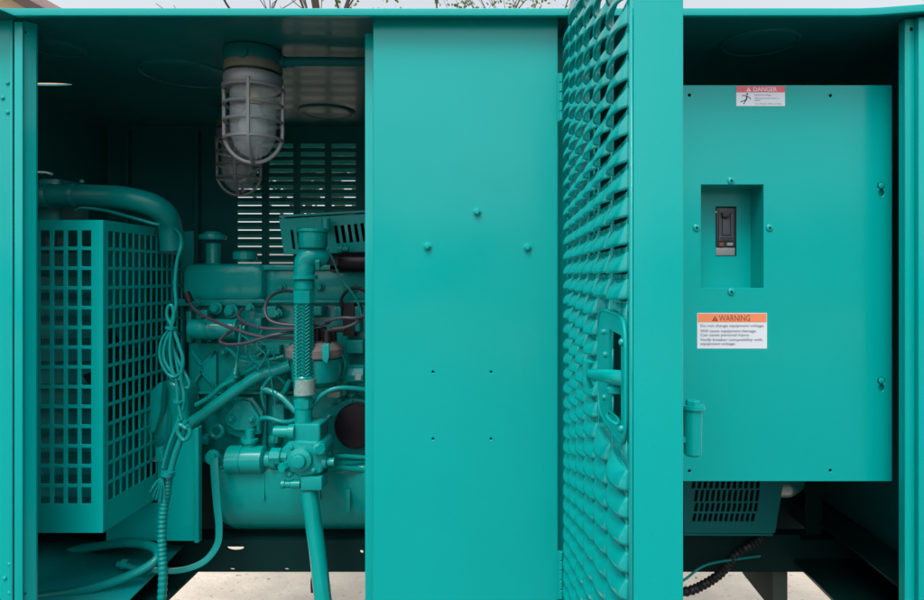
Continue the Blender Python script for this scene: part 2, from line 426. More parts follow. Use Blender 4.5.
# left neighbour panel with rivets
me = plate_mesh(prect(-120, 13.2, 12, 720, 650), [], front(650), 3)
lp = link('side_panel', me, paint, en)
MB().pbox(9.5, 12.5, 13, 715, 646.5, 4).build('panel_rib', paint, lp, bev=1)
for (x, y) in ((7.8, 83), (2.8, 98), (7.8, 112.5), (10, 564), (5, 578), (10, 592.5)):
    MB().lathe(P(x, y, 650), (0, -1, 0), [(0, 2.1), (1.2, 1.9), (1.9, 1)], 12).build('rivet', paint, lp)
# right post
d = 640
me = plate_mesh(prect(905, 1002, 19, 720, d), [pcirc(912, 29, 2, d)], front(d), 3)
rp = link('corner_post', me, paint, en, bev=.5, seg=1, ang=25)
MB().box(PX(905, d), PX(905, d)+2, 643.2, 650, ZB, PZ(20, d)).build('post_return', paint, rp)
MB().pbox(918.6, 1000, 17, 720, 633, 6.8).build('post_cap', paint, rp, bev=1.2)

# middle panel
d = 640
ph = [pcirc(x, y, 1.15, d) for x, y in ((433, 372), (491, 372), (433, 439), (491, 439))]
me = plate_mesh(prect(373, 558, 17.2, 720, d), ph, front(d), 2.6)
mp = link('middle_panel', me, paint, en, bev=.7, seg=1, ang=25)
m = MB(); m.box(PX(373, d)+.2, PX(373, d)+3, 642.8, 672, ZB, PZ(18, d)); m.box(PX(558, d)-3, PX(558, d)-.2, 642.8, 672, ZB, PZ(18, d))
m.build('panel_return', paint, mp)
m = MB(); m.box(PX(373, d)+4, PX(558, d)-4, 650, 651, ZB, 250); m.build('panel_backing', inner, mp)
for x, y in ((433, 372), (491, 372), (433, 439), (491, 439)): MB().lathe(P(x, y, 643.2), (0, 1, 0), [(0, 1.9), (.6, 1.9)], 14).build('hole_shade_disc', hole_m, mp)  # dark discs painted as the shade seen through the holes
MB().box(PX(365, 656), PX(373, 656)+6, 656, 659, ZB, PZ(33, 656)).build('door_stop_flange', paint, mp, bev=.6)
MB().box(PX(553, 668), PX(583, 668), 676, 682, ZB, 250).build('hinge_post', paint, mp)
for (x, y) in ((477, 212), (427.5, 246.5), (527.5, 247.5)):
    m = MB(); m.lathe(P(x, y, 640), (0, -1, 0), [(0, 4.6), (.9, 4.5), (1.1, 3.6)], 20); m.lathe(P(x, y, 639), (0, -1, 0), [(0, 3.3), (2.6, 3.1), (3.4, 2.2), (3.5, 0)], 6)
    m.build('bolt', paint, mp)

# open louvred door: sheet in the plane X = 58, from the hinge at d = 640 to d = 298
XD = 61.5; D0, D1 = 309, 638; DT, DBm = 256, -420; TH = 24.7
m = MB()
ROWP = 13.7; z_top = 232
def sheetpt(d_, z): return V(XD, d_, z)
def quad(a, b_, c_, e): m.add([a, b_, c_, e], [(0, 1, 2, 3)])
cols_d = [(319.5+51.6*k, 319.5+51.6*k+45) for k in range(6)]
edges_d = [D0+1.2] + [x for c_ in cols_d for x in c_] + [D1]
nrow = 46
z_bot = z_top-nrow*ROWP
quad(sheetpt(D0+1.2, DT), sheetpt(D1, DT), sheetpt(D1, z_top), sheetpt(D0+1.2, z_top))
quad(sheetpt(D0+1.2, z_bot), sheetpt(D1, z_bot), sheetpt(D1, DBm), sheetpt(D0+1.2, DBm))
for i in range(0, len(edges_d)-1, 2): quad(sheetpt(edges_d[i], z_top), sheetpt(edges_d[i+1], z_top), sheetpt(edges_d[i+1], z_bot), sheetpt(edges_d[i], z_bot))
SLOT = (328, 364.4, -78, -30)
for ci, (a, b_) in enumerate(cols_d):
    for r_ in range(nrow):
        z1 = z_top-r_*ROWP; z0 = z1-ROWP; zc = (z0+z1)/2
        if ci < 2 and -92 < zc < -16:
            if ci == 0:
                # latch slot cut through the sheet
                c0, c1, e0, e1 = SLOT
                zz0, zz1 = max(z0, e0), min(z1, e1)
                if zz1 <= zz0: quad(sheetpt(a, z1), sheetpt(b_, z1), sheetpt(b_, z0), sheetpt(a, z0))
                else:
                    quad(sheetpt(a, z1), sheetpt(c0, z1), sheetpt(c0, z0), sheetpt(a, z0)); quad(sheetpt(c1, z1), sheetpt(b_, z1), sheetpt(b_, z0), sheetpt(c1, z0))
                    if z1 > zz1: quad(sheetpt(c0, z1), sheetpt(c1, z1), sheetpt(c1, zz1), sheetpt(c0, zz1))
                    if z0 < zz0: quad(sheetpt(c0, zz0), sheetpt(c1, zz0), sheetpt(c1, z0), sheetpt(c0, z0))
            else: quad(sheetpt(a, z1), sheetpt(b_, z1), sheetpt(b_, z0), sheetpt(a, z0))
            continue
        zo = z0+1.4     # lower lip of the opening
        quad(sheetpt(a, z1), sheetpt(b_, z1), sheetpt(b_, z1-1.1), sheetpt(a, z1-1.1))
        quad(sheetpt(a, zo), sheetpt(b_, zo), sheetpt(b_, z0), sheetpt(a, z0))
        NS, NT = 14, 7; base = len(m.v); hz = z1-zo-2.3; PR = 6.6
        vs = []
        for t_ in range(NT+1):
            tt = t_/NT
            for s_ in range(NS+1):
                ss = s_/NS
                w = math.sin(math.pi*ss)**.5 if 0 < ss < 1 else 0
                ramp_ = math.sin(tt*math.pi/2)**.72
                p_ = PR*w*ramp_
                zz = z1-1.1-hz*tt
                # lower edge of the scoop dips where it bulges
                zz -= 1.0*w*tt*tt
                vs.append(V(XD-p_, a+(b_-a)*ss, zz))
        fs = []
        for t_ in range(NT):
            for s_ in range(NS):
                q = t_*(NS+1)+s_; fs.append((q, q+1, q+NS+2, q+NS+1))
        m.add(vs, fs)
me = bpy.data.meshes.new('door'); me.from_pydata([tuple(v) for v in m.v], [], m.f)
door = link('door', me, mat('door_paint', TEAL, .26, coat=.6, spec=.3, bump=.05, bscale=320, var=.05, vscale=5, dirt=.3), en, ang=40)
sm_ = door.modifiers.new('sheet', 'SOLIDIFY'); sm_.thickness = 1.0*U; sm_.offset = 0
m = MB(); m.box(XD+.6, XD+TH, D0, D0+2, DBm, DT); m.build('door_edge', paint, door, bev=1.1, seg=3)
m = MB(); m.box(XD+TH-1.6, XD+TH-.1, D0+2.1, D0+26, DBm+.5, DT-.5); m.box(XD+1, XD+TH-.2, D1-2, D1, DBm, DT)
m.box(XD+TH-1.6, XD+TH-.1, D1-26, D1-2.1, DBm+.5, DT-.5)
m.box(XD+1.6, XD+TH-2, D0+2.1, D1-2.1, DT-2, DT); m.box(XD+1.6, XD+TH-2, D0+2.1, D1-2.1, DBm, DBm+2); m.build('door_return', paint, door)
# hinges
for (y0, y1) in ((73, 121), (551, 599)):
    m = MB(); dh = 636; X = PX(561.2, dh); zt, zb = PZ(y0, dh), PZ(y1, dh); k = 5; L = (zt-zb)/k
    for i in range(k): m.lathe(V(X, dh, zb+i*L+.5), (0, 0, 1), [(0, 1.5), (.4, 1.9), (L-1.2, 1.9), (L-.8, 1.5)], 12)
    m.box(X-3.5, X-1, dh+.5, dh+1.8, zb, zt); m.build('hinge', paint, door)
# latch on the outer (left) face
def sq(k, rd, rz, off=0):
    a = 2*math.pi*(k+off)/44; ca, sa = math.cos(a), math.sin(a)
    return 364+rd*abs(ca)**.35*(1 if ca > 0 else -1), -54+rz*abs(sa)**.35*(1 if sa > 0 else -1)
me = plate_mesh([sq(k, 45, 32, .5) for k in range(44)], [rect(329, 366, -77, -31)], lambda a, b_, t_: V(XD-.7-t_, a, b_), 1.2)
link('latch_plate', me, paint, door)
m = MB(); m.tube([V(XD-1.4, *sq(k, 46, 33)) for k in range(44)], 1.1, n=8, sm=1, closed=True); m.build('latch_rim', paint, door)
MB().box(XD+9, XD+10, 324, 370, -80, -28).build('latch_cup', paint, door)
m = MB(); m.tube([V(XD+4, 326, -53.5), V(XD-3, 337, -54), V(XD-7, 346, -54.6), V(XD-9.5, 358, -56), V(XD-12.5, 372, -57.5)], 4.6, n=16, sm=6, rf=lambda i, N: 1-.42*i/N, flat=.7)
m.build('latch_handle', paint, door)
m = MB(); m.tube([V(XD-13, 372, -50), V(XD-14, 373, -55), V(XD-14, 374, -61), V(XD-12.5, 375, -66)], 2.6, n=12, sm=6, rf=lambda i, N: .8+.45*abs(2*i/N-1), flat=.8)
m.build('thumb_grip', paint, door)
MB().lathe(V(XD-1, 345, -59.5), (0, 0, -1), [(0, 5.5), (1.2, 6.6), (3.4, 6.2), (4.4, 4)], 20).build('latch_cam', paint, door)
m = MB(); m.tube([V(XD-3.5+2.4*math.cos(a), 344+13*math.sin(a), -77) for a in [2*math.pi*k/24 for k in range(24)]], .9, n=8, sm=1, closed=True)
m.build('padlock_ring', paint, door)
for (dd, zz) in ((384, -34), (324, -34), (378, -47), (382, -73), (325, -78)):
    MB().lathe(V(XD-1.9, dd, zz), (-1, 0, 0), [(0, 2), (1.4, 1.8), (2, .9)], 12).build('latch_bolt', paint, door)
# latch bolt on the inner (right) face
m = MB(); dd = 350; X = PX(693.5, dd); zt = PZ(405, dd)
m.lathe(V(X, dd, zt), (0, 0, -1), [(0, 6.4), (2, 6.4)], 24)
m.lathe(V(X-.5, dd, zt+2.8), (0, 0, -1), [(0, 3.2), (.6, 3.9), (2.8, 3.9)], 6)
m.lathe(V(X-.3, dd, zt-2), (0, 0, -1), [(0, 4.4), (.5, 5.2), (24.5, 4.9), (25.5, 4)], 24)
m.box(XD+TH, X-1, dd-2, dd+2, zt-1.6, zt-.3); m.box(XD+TH, X-1, dd-2, dd+2, zt-20, zt-17)
m.build('door_lock_pin', paint, door)

# ------------------------------------------------------------ skid frame below
sk = thing('skid_frame', 'steel base rails with shade put into their colour lying under the engine and the generator end', 'base frame', V(0, 862, -400))
me = plate_mesh(rect(-700, 497, -400, -357), [circ(PX(235, 862), PZ(547.5, 862), 12, 16, 4.6), circ(PX(232, 862), -396.6, 4.4, 14, 1.5), circ(PX(286.5, 862), -396.6, 4.2, 14, 1.5), circ(PX(361.5, 862), PZ(552, 862), 2.6),
        circ(PX(799, 862), PZ(563.5, 862), 2.8), circ(PX(700, 862), PZ(548, 862), 1.6)], front(862), 4)
link('long_rail', me, frame_m, sk)
m = MB(); m.box(-700, 497, 866.2, 900, -360.5, -357); m.build('rail_flange', frame_m, sk)
m = MB(); m.box(-700, 497, 1060, 1064, -450, -300); split(m, 'long_rail', frame_m, sk)
# right end rail with glossy bottom flange
m = MB(); m.box(474, 480, 650, 1060, -400, -338); m.box(387, 473.8, 650, 861.5, -386, -382); m.box(430, 473.8, 650, 1059, -342, -338.5); split(m, 'end_rail', glossf, sk, bev=.8)
m = MB(); m.lathe(V(PX(806, 840), 840, -381.9), (0, 0, 1), [(0, 7), (.4, 7)], 16); 
# left floor plate
m = MB(); m.prism([(-700, -400), (-413, -400), (-413, -397), (-700, -397)], 650, 861.5); m.build('floor_plate', frame_m, sk)
m = MB()
vs = [V(-700, 680, -372), V(-445, 860, -352), V(-500, 861, -350), V(-700, 861, -350)]
m.add([V(-640, 690, -392), V(PX(95, 700)+0, 700, -392), V(-430, 856, -362), V(-520, 859, -358), V(-640, 859, -358)], [(0, 1, 2, 3, 4)])
bp_ = m.build('drip_tray', inner, sk); bp_.modifiers.new('s', 'SOLIDIFY').thickness = 2*U
# right upright support plates
m = MB(); m.pprism([(806, 470), (822, 470), (822, 545), (806, 545)], 880, 4); m.pprism([(684, 535), (800, 535), (806, 572), (684, 572)], 859, 2.5); split(m, 'support_plate', frame_m, sk)

MB().box(368, 389, 880, 994, -463, -400.5).build('mounting_foot', block_m, sk, bev=2)
for x0, x1 in ((PX(385, 880), PX(520, 880)), (PX(590, 880), PX(660, 880))): MB().box(x0, x1, 870, 990, -748, -400.5).build('support_leg', block_m, sk, bev=2)

# ------------------------------------------------------------ breaker box
bx = thing('breaker_box', 'teal breaker box with flat screwed cover, hazard labels and recessed breaker window', 'electrical box', V(PX(784, 676), 740, PZ(481, 676)))
d = 676
scr = [(731, 181), (696.5, 228), (769.5, 228), (731, 292)]
hl = [prect(701, 763.5, 184.5, 288, d)]+[pcirc(x, y, 1.6, d) for x, y in ((689.5, 95), (830.5, 95.5), (689.5, 471), (830.5, 470.5))]
def keyslot(x, y):
    a = pcirc(x, y-2.5, 2.2, d); X, Z = PX(x, d), PZ(y, d)
    return [(X-1.4, Z-7), (X+1.4, Z-7), (X+3.2, Z-4.5), (X+3.2, Z-1.5), (X+1.5, Z+.6), (X+4.2, Z+2.6), (X+4.2, Z+6.4), (X, Z+9), (X-4.2, Z+6.4), (X-4.2, Z+2.6), (X-1.5, Z+.6), (X-3.2, Z-1.5), (X-3.2, Z-4.5)]
hl += [keyslot(881.5, 190), keyslot(881.5, 385)]
for y in (185.5, 380.5): MB().lathe(P(881.5, y, d), (0, -1, 0), [(-3, 3.3), (.6, 3.2), (1.2, 1.8)], 14).build('screw', paint, bx)
me = plate_mesh(prect(672, 892, 85.2, 481.2, d), hl, front(d), 2.4)
cov = link('cover', me, paint, bx, bev=.5, seg=1, ang=25)
m = MB(); X0, X1, Z0, Z1 = PX(674, d), PX(890.5, d), PZ(480, d), PZ(86.5, d)
m.box(X0, X0+2, d+2.6, d+110, Z0, Z1); m.box(X1-2, X1, d+2.6, d+110, Z0, Z1); m.box(X0+2.1, X1-2.1, d+2.6, d+110, Z1-2, Z1); m.box(X0+2.1, X1-2.1, d+2.6, d+110, Z0, Z0+2); m.box(X0+2.1, X1-2.1, d+108, d+110, Z0+2.1, Z1-2.1)
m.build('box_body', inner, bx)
for y in (190, 385): MB().pbox(875, 887, y-14, y+12, d+4.5, 1.5).build('slot_backing', paint, bx)
# recess pan
db = d+35.5; x0, x1, z0, z1 = PX(701, d), PX(763.5, d), PZ(288, d), PZ(184.5, d)
m = MB(); m.box(x0-1.5, x0-.1, d+2.5, db, z0-1.5, z1+1.5); m.box(x1+.1, x1+1.5, d+2.5, db, z0-1.5, z1+1.5); m.box(x0, x1, d+2.5, db, z1+.1, z1+1.5); m.box(x0, x1, d+2.5, db, z0-1.5, z0-.1)
rc = m.build('recess', paint, bx)
me = plate_mesh(rect(x0-1.4, x1+1.4, z0-1.4, z1+1.4), [prect(715.6, 736.4, 206.5, 256, db)], front(db+.1), 1.6); link('recess_back', me, paint, rc)
for (x, y) in scr:
    m = MB(); m.lathe(P(x, y, d), (0, -1, 0), [(0, 4), (.8, 3.8), (1.7, 2.4), (1.75, 1.4)], 16); s_ = m.build('screw', paint, bx)
    MB().lathe(P(x, y, d)+Vector((0, -1.76*U, 0)), (0, -1, 0), [(0, 1.5), (.15, 1.4)], 6).build('socket', hole_m, s_)
# breaker
br_ = MB(); br_.pbox(716.3, 735.8, 207.5, 247, db-1, 22); brk_o = br_.build('circuit_breaker', brk, bx, bev=.8)
m = MB(); e = db-2.2; m.pbox(719, 733.5, 208.5, 214, e, 1.1); m.pbox(719, 722, 214, 236, e, 1.1); m.pbox(731, 733.5, 214, 236, e, 1.1); m.pbox(719, 733.5, 236, 241, e, 1.1); m.build('breaker_face', brkg, brk_o, bev=.3)
m = MB(); m.pbox(723, 730, 212.5, 217, e-5, 7); m.build('toggle', brk, brk_o, bev=.8)
m = MB(); m.pbox(722.6, 730.4, 219, 235, e-.6, 1.4); m.build('toggle_track', brkg, brk_o, bev=.4)
m = MB(); [m.pbox(720.5, 732.5, 237+1.3*k, 237.6+1.3*k, e-.5, .5) for k in range(3)]; m.build('vent_ribs', brk, brk_o)
MB().pbox(719.5, 723.5, 242.3, 246, e-.5, 1.6).build('test_button', mat('breaker_red', (.25, .05, .045), .5), brk_o)
MB().pbox(727, 733, 242.5, 245.6, e-.3, 1.4).build('rating_sticker', silver, brk_o)
MB().pbox(716, 735, 247.6, 255.5, db-.8, 3).build('terminal_cover', silver, brk_o, bev=.4)
MB().pbox(714.5, 717, 211, 213, db-1.2, 2).build('clip', alu, brk_o)

# stickers
def text(s_, x, y, hgt, d_, mt, parent, width=None, bold=False):
    """text whose baseline-left sits at picture-plane window (x,y) of the plane d_"""
    cu = bpy.data.curves.new('t', 'FONT'); cu.body = s_; cu.size = 1; cu.resolution_u = 2
    if bold: cu.offset = .008
    ob = bpy.data.objects.new('t', cu); C.objects.link(ob); dg = bpy.context.evaluated_depsgraph_get(); dg.update()
    me_ = bpy.data.meshes.new_from_object(ob.evaluated_get(dg)); bpy.data.objects.remove(ob)
    mx_ = max(v.co.x for v in me_.vertices); k = d_/F
    sy = hgt*k/.7; sx = width*k/mx_ if width else sy
    X, Z = PX(x, d_), PZ(y, d_)
    for v in me_.vertices: v.co = V(X+v.co.x*sx, d_, Z+v.co.y*sy)
    return link('lettering', me_, mt, parent, recalc=False)
def fronted(o):    # make sure flat shapes look at the viewer
    return o
dl = d-.35
L1 = MB(); L1.pbox(736.3, 785, 86, 106, dl, .3); danger = L1.build('danger_label', white, bx); tag(danger, 'white danger sticker with red heading and a falling figure')
MB().pbox(736.3, 785, 86, 92.3, dl-.15, .14).build('heading_band', redm, danger)
text('DANGER', 753, 91.4, 4.3, dl-.25, white, danger, 24, True)
def tri(x, y, s_, dd, mt, par):
    MB().pprism([(x-s_, y), (x+s_, y), (x, y-1.8*s_)], dd, .05).build('alert_triangle', mt, par)
tri(748.6, 91.4, 2.4, dl-.25, white, danger); 
MB().pbox(748.3, 748.9, 88.6, 91, dl-.32, .05).build('alert_mark', redm, danger)
for s_, y, w in (('Hazardous voltage.', 95.6, 17), ('Will cause severe injury or', 98.8, 25), ('death.', 100.8, 6), ('Turn off power before servicing.', 104.3, 27)):
    text(s_, 754.5, y, 1.5, dl-.1, ink, danger, w)
m = MB(); q = lambda *a: [P(x, y, dl-.2) for x, y in a]
for pts, r_ in ((q((747, 95.5), (746.6, 98.5), (745.6, 100.5)), .7), (q((746.8, 95.8), (750.5, 98.2)), .35), (q((747, 95.6), (742, 95.5)), .35), (q((745.6, 100.2), (740.5, 101.8)), .4), (q((745.8, 100.4), (743.6, 104)), .45), (q((750.5, 98.2), (750.5, 100)), .25)):
    m.tube(pts, r_*1.1, n=6, sm=1, flat=.2)
m.lathe(P(747.2, 94, dl-.1), (0, -1, 0), [(0, 1), (.1, .9)], 12)
m.build('falling_figure', ink, danger)
L2 = MB(); L2.pbox(697.3, 767, 313, 348.6, dl, .3); warn = L2.build('warning_label', white, bx); tag(warn, 'white warning sticker with orange heading about equipment voltage')
MB().pbox(697.8, 766.5, 313.5, 322.3, dl-.15, .14).build('heading_band', orange, warn)
dkink = mat('label_dark_red', (.16, .05, .05), .6)
text('WARNING', 719, 321, 6, dl-.25, dkink, warn, 31)
tri(715, 321, 2.9, dl-.25, dkink, warn)
MB().pbox(714.7, 715.3, 317.4, 320.4, dl-.32, .05).build('alert_mark', orange, warn)
for s_, y, w in (('Do not change equipment voltage.', 327, 64), ('Will cause equipment damage.', 332.3, 56.5), ('Can cause personal injury.', 336.2, 49.5), ('Verify breaker compatibility with', 341, 62), ('equipment voltage.', 345, 35.5)):
    text(s_, 700.2, y, 2.7, dl-.1, ink, warn, w, True)

# ------------------------------------------------------------ generator end below the box
ge = thing('generator_end', 'generator end in shade-darkened teal with a slotted air grille under the breaker box', 'alternator', V(PX(735, 815), 860, -364))
d = 815
hs_ = []
for r_, (y0, y1, xa, xb) in enumerate(((476, 488.5, 693, 763), (490, 501.5, 696-.6, 762), (503, 511.5, 695.4, 760.5), (513.5, 521.5, 693.5, 757.5))):
    n_ = 12
    for k in range(n_):
        w = (xb-xa)/n_; a = xa+k*w
        sl = -1.6
        hs_.append([(PX(a+sl, d), PZ(y1, d)), (PX(a+w*.62+sl, d), PZ(y1, d)), (PX(a+w*.62, d), PZ(y0, d)), (PX(a, d), PZ(y0, d))])
me = plate_mesh([(PX(684, d), PZ(533, d)), (PX(773, d), PZ(533.5, d)), (PX(786, d), PZ(470, d)), (PX(684, d), PZ(470, d))], hs_, front(d), 3)
link('air_grille', me, dark, ge, bev=.4, seg=1)
MB().pprism([(688, 528), (768, 528), (779, 460), (688, 460)], d+9, 2).build('grille_shade_plate', hole_m, ge)  # dark plate put in as the shade behind the slots
m = MB(); m.pprism([(684, 533.5), (772, 534), (785, 455), (684, 455)], d+31, 120); m.pprism([(773.2, 533), (775, 533), (788, 455), (786.2, 455)], d+1, 60); m.pprism([(684, 533.5), (773, 534), (773, 536), (684, 535.6)], d+1, 60); m.build('grille_housing', dark, ge)
m = MB(); m.lathe(V(PX(700, 960), 960, PZ(430, 960)), (1, 0, 0), [(0, 96), (118, 96), (126, 92), (132, 80), (150, 60)], 40); m.build('end_bell', cast, ge)

# cables at the lower right
m = MB(); m.ptube([(640, 596, 800), (684, 592, 815), (705, 584, 825), (722, 572, 835), (734, 556, 842), (752, 544, 850), (765, 535, 855)], 4.2, n=12, sm=16, rf=lambda i, N: 1+.16*math.sin(i*1.9)); tag(m.build('corrugated_cable', blk), 'thick black corrugated cable hanging beside the open door at lower right', 'cable')
m = MB(); m.ptube([(660, 592, 800), (684, 580, 812), (700, 568, 822), (718, 562, 830), (760, 556, 850)], 1.2, n=8); tag(m.build('cable', hosem), 'thin teal cable running above the corrugated black one', 'cable')

# ------------------------------------------------------------ caged lamps
def lamp(px, d_, ztop, label):
    X = PX(px, d_); base = V(X, d_, ztop)
    o = thing('caged_light', label, 'lamp', base, 'caged work lights under the roof')
    S = 1.0
    MB().lathe(V(X, d_, ztop), (0, 0, -1), [(0, 31), (2, 32), (13, 32), (15, 31.5)], 36).build('mounting_base', dark, o)
    m_ = MB(); m_.lathe(V(X, d_, ztop-15.2), (0, 0, -1), [(0, 31.5), (8, 32), (10, 31)], 36); m_.build('base_ring', mat('lamp_ring', (.15, .15, .11), .5, var=.3, vscale=30) if 'lamp_ring' not in bpy.data.materials else bpy.data.materials['lamp_ring'], o)
    MB().lathe(V(X, d_, ztop-25.3), (0, 0, -1), [(0, 30), (3, 30)], 36).build('gasket', blk, o)
    g0 = ztop-28.5
    m_ = MB(); m_.lathe(V(X, d_, g0), (0, 0, -1), [(0, 31.5), (3, 32.5), (10, 32), (15, 30.5), (16, 27)], 36); m_.build('collar', cage_m, o)
    gl = [(16.2, 24.5), (20, 25.5), (60, 25), (72, 23.8), (82, 20), (89, 14), (93, 7), (94.3, .5)]
    mm = MB(); mm.lathe(V(X, d_, g0), (0, 0, -1), gl, 32); mm.build('globe', glass, o)
    MB().lathe(V(X, d_, g0-16.5), (0, 0, -1), [(0, 9), (16, 9)], 20).build('socket', brass, o)
    MB().lathe(V(X, d_, g0-32.8), (0, 0, -1), [(0, 7), (6, 9), (16, 15), (26, 17), (36, 14.5), (43, 8), (45, 1)], 24).build('bulb', bulb_m, o)
    m_ = MB()
    prof = [(9, 32.2), (30, 31.8), (52, 31.6)]+[(66+33*math.sin(q*math.pi/14), 31.6*math.cos(q*math.pi/14)) for q in range(8)]
    for k in range(4):
        a = math.pi*k/2-math.pi/2+.2
        m_.tube([V(X+r_*math.cos(a), d_+r_*math.sin(a), g0-h_) for h_, r_ in prof], 2.3, n=8, sm=3)
    for h_, r_ in ((15, 32.2), (34, 31.6), (53, 31.4), (73, 31.2)):
        m_.tube([V(X+r_*math.cos(a), d_+r_*math.sin(a), g0-h_) for a in [2*math.pi*k/36 for k in range(36)]], 2.0, n=8, sm=1, closed=True)
    m_.build('cage', cage_m, o)
    return o
l1 = lamp(253.5, 735, 256.5, 'grey caged glass work light nearest the front under the roof')
MB().lathe(V(PX(253.5, 735)+0, 735-31.5, 245), (0, -1, 0), [(0, 6), (2, 6), (2.4, 4)], 16).build('hub_plug', dark, l1)
l2 = lamp(239, 985, 250, 'smaller looking caged work light hanging behind the first, near the back wall')
m = MB(); m.ptube([(281, 62, 735), (300, 61.5, 735), (330, 61.5, 738), (372, 62, 742), (450, 62, 742)], 4.6, n=16); 
m.lathe(P(281, 62, 735), (1, 0, 0), [(0, 7), (5, 7), (5.2, 6), (14, 6)], 16); tag(m.build('conduit', dark), 'teal conduit pipe running right from the front caged light', 'conduit')

# ------------------------------------------------------------ radiator behind its guard
ra = thing('radiator', 'radiator behind a square holed teal guard with a thick painted hose on top', 'radiator', V(-520, 810, -290))
d = 720; XC = PX(103, d); ZTc, ZBc = PZ(220, d), PZ(533, d)
rows = [(PZ(230.4+19.78*k, d), PZ(246.6+19.78*k, d)) for k in range(15)]
rows = [(a, b_) for a, b_ in rows if b_ > PZ(523, d)]
cl = [(PX(91-13.85*k-9.8, d), PX(91-13.85*k, d)) for k in range(12)]
me = plate_mesh(rect(XC-215, XC, ZBc, ZTc), [rect(a, b_, z0, z1) for a, b_ in cl for z1, z0 in rows], front(d), 2)
gd = link('front_guard', me, paint, ra, bev=.35, seg=1)
dc = [(730+13*k, 740.6+13*k) for k in range(13)]
me = plate_mesh(rect(d+2.1, 905, ZBc, ZTc), [rect(a, b_, z0, z1) for a, b_ in dc for z1, z0 in rows], lambda a, b_, t_: V(XC-.1-t_, a, b_), 2)
link('side_guard', me, paint, ra, bev=.3, seg=1)
m = MB(); m.box(XC-214, XC-2.3, d+2.1, 905, ZTc-2, ZTc-.2); m.build('guard_top', paint, ra)
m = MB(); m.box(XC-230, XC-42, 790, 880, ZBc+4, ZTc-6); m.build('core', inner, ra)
m = MB()
for k in range(12): m.box(XC-228, XC-44, 785, 789.5, ZBc+10+k*28, ZBc+16+k*28)
split(m, 'core_bar', dark, ra)
m = MB(); cz = (ZTc+ZBc)/2; 
for k in range(6):
    a = k*math.pi/3+.3; u_ = Vector((0, math.cos(a), math.sin(a))); w_ = Vector((0, -math.sin(a), math.cos(a)))
    c0 = V(XC-24, 812, cz)
    p = [c0+u_*20*U+w_*-14*U+Vector((-6*U, 0, 0)), c0+u_*74*U+w_*-22*U+Vector((-9*U, 0, 0)), c0+u_*74*U+w_*22*U+Vector((9*U, 0, 0)), c0+u_*20*U+w_*14*U+Vector((6*U, 0, 0))]
    m.add(p+[q_+Vector((1.5*U, 0, 0)) for q_ in p], [(0,1,2,3),(7,6,5,4),(0,4,5,1),(1,5,6,2),(2,6,7,3),(3,7,4,0)])
m.lathe(V(XC-32, 812, cz), (1, 0, 0), [(0, 22), (20, 22)], 20)
m.build('fan', blk, ra)
# hose on top
d = 800
m = MB(); m.ptube([(-40, 196, 820), (40, 196, 812), (60, 195.5, 808), (95, 196, 800), (125, 198, 795), (150, 204, 800), (165, 214, 812), (170, 228, 825), (172, 250, 830)], 11.3, n=24, sm=10)
h_ = m.build('top_hose', hosem, ra)
m = MB(); 
for (x, y, dd, ax) in ((77, 195.6, 804, (1, .0, 0)), (50, 196, 810, (1, 0, 0))):
    m.lathe(P(x, y, dd), ax, [(-3, 14.6), (-2.6, 15.6), (2.6, 15.6), (3, 14.6)], 28)
m.lathe(P(82, 183, 800), (0, 0, 1), [(0, 3), (4, 3)], 6); split(m, 'hose_clamp', hosem, ra)
m = MB(); m.ptube([(76, 211, 790), (82, 208, 788), (105, 210.5, 786), (130, 217, 784), (155, 224, 784), (160, 224, 784)], 1.6, n=8); m.build('overflow_tube', hosem, ra)
m = MB(); m.pbox(37, 60, 178, 226, 830, 60); m.build('side_tank', inner, ra, bev=5)
m = MB(); m.pprism([(40, 218), (104, 219), (180, 232), (180, 236), (104, 223), (40, 222)], 732, 2) if False else None
m = MB(); m.ptube([(36, 172, 780), (46, 172.5, 780), (52, 174, 780)], 1.6); m.build('bleed_screw', steel, ra)
m = MB(); m.pprism([(183, 232), (193, 231), (193, 300), (183, 300)], 905, 3); m.build('guard_bracket', inner, ra)

# ------------------------------------------------------------ engine
e_ = thing('engine', 'teal painted generator engine seen through the open left bay, with hoses and ignition wires', 'engine', V(PX(280, 880), 930, -358))
def hexb(px, py, d_, r=4, par=None, axis=(0, -1, 0), mt=None, wash=True):
    k = d_/F; m_ = MB()
    if wash: m_.lathe(P(px, py, d_), axis, [(0, r*1.45*k), (1.2, r*1.4*k)], 16)
    m_.lathe(P(px, py, d_)+Vector(axis)*(1.2*U if wash else 0), axis, [(0, r*k), (r*.9*k, r*k), (r*1.1*k, r*.75*k)], 6)
    return m_.build('bolt', mt or eng, par or e_)
# block and head
blkm = MB(); blkm.pbox(188, 480, 303, 463, 888, 150); block = blkm.build('engine_block', cast, e_, bev=4)
MB().pbox(262, 480, 267, 302, 892, 110).build('cylinder_head', eng, e_, bev=3)
MB().pbox(262, 480, 265, 270, 884, 60).build('head_rail', eng, e_, bev=1)
MB().pbox(181, 262.5, 263.5, 301, 876, 120).build('thermostat_cover', eng, e_, bev=12, seg=4)
MB().pbox(176, 264, 299, 306, 880, 100).build('gasket_flange', cast, e_, bev=1.5)
m = MB(); m.lathe(P(213, 266, 905), (0, 0, 1), [(0, 13), (3, 10.5), (6, 9.6), (32, 9.6)], 24); fl = m.build('filler_neck', eng, e_)
m = MB(); m.lathe(P(212.5, 240.5, 905), (0, 0, 1), [(0, 12), (1, 18), (5, 18.8), (8, 18), (9, 12), (12, 11), (13, 6)], 28); m.build('cap', eng, fl)
m = MB(); m.lathe(P(245, 262, 900), (0, 0, 1), [(0, 11), (3, 11), (3.5, 16), (13, 16.5), (15, 14), (16, 8)], 28); m.build('breather_cap', eng, e_)
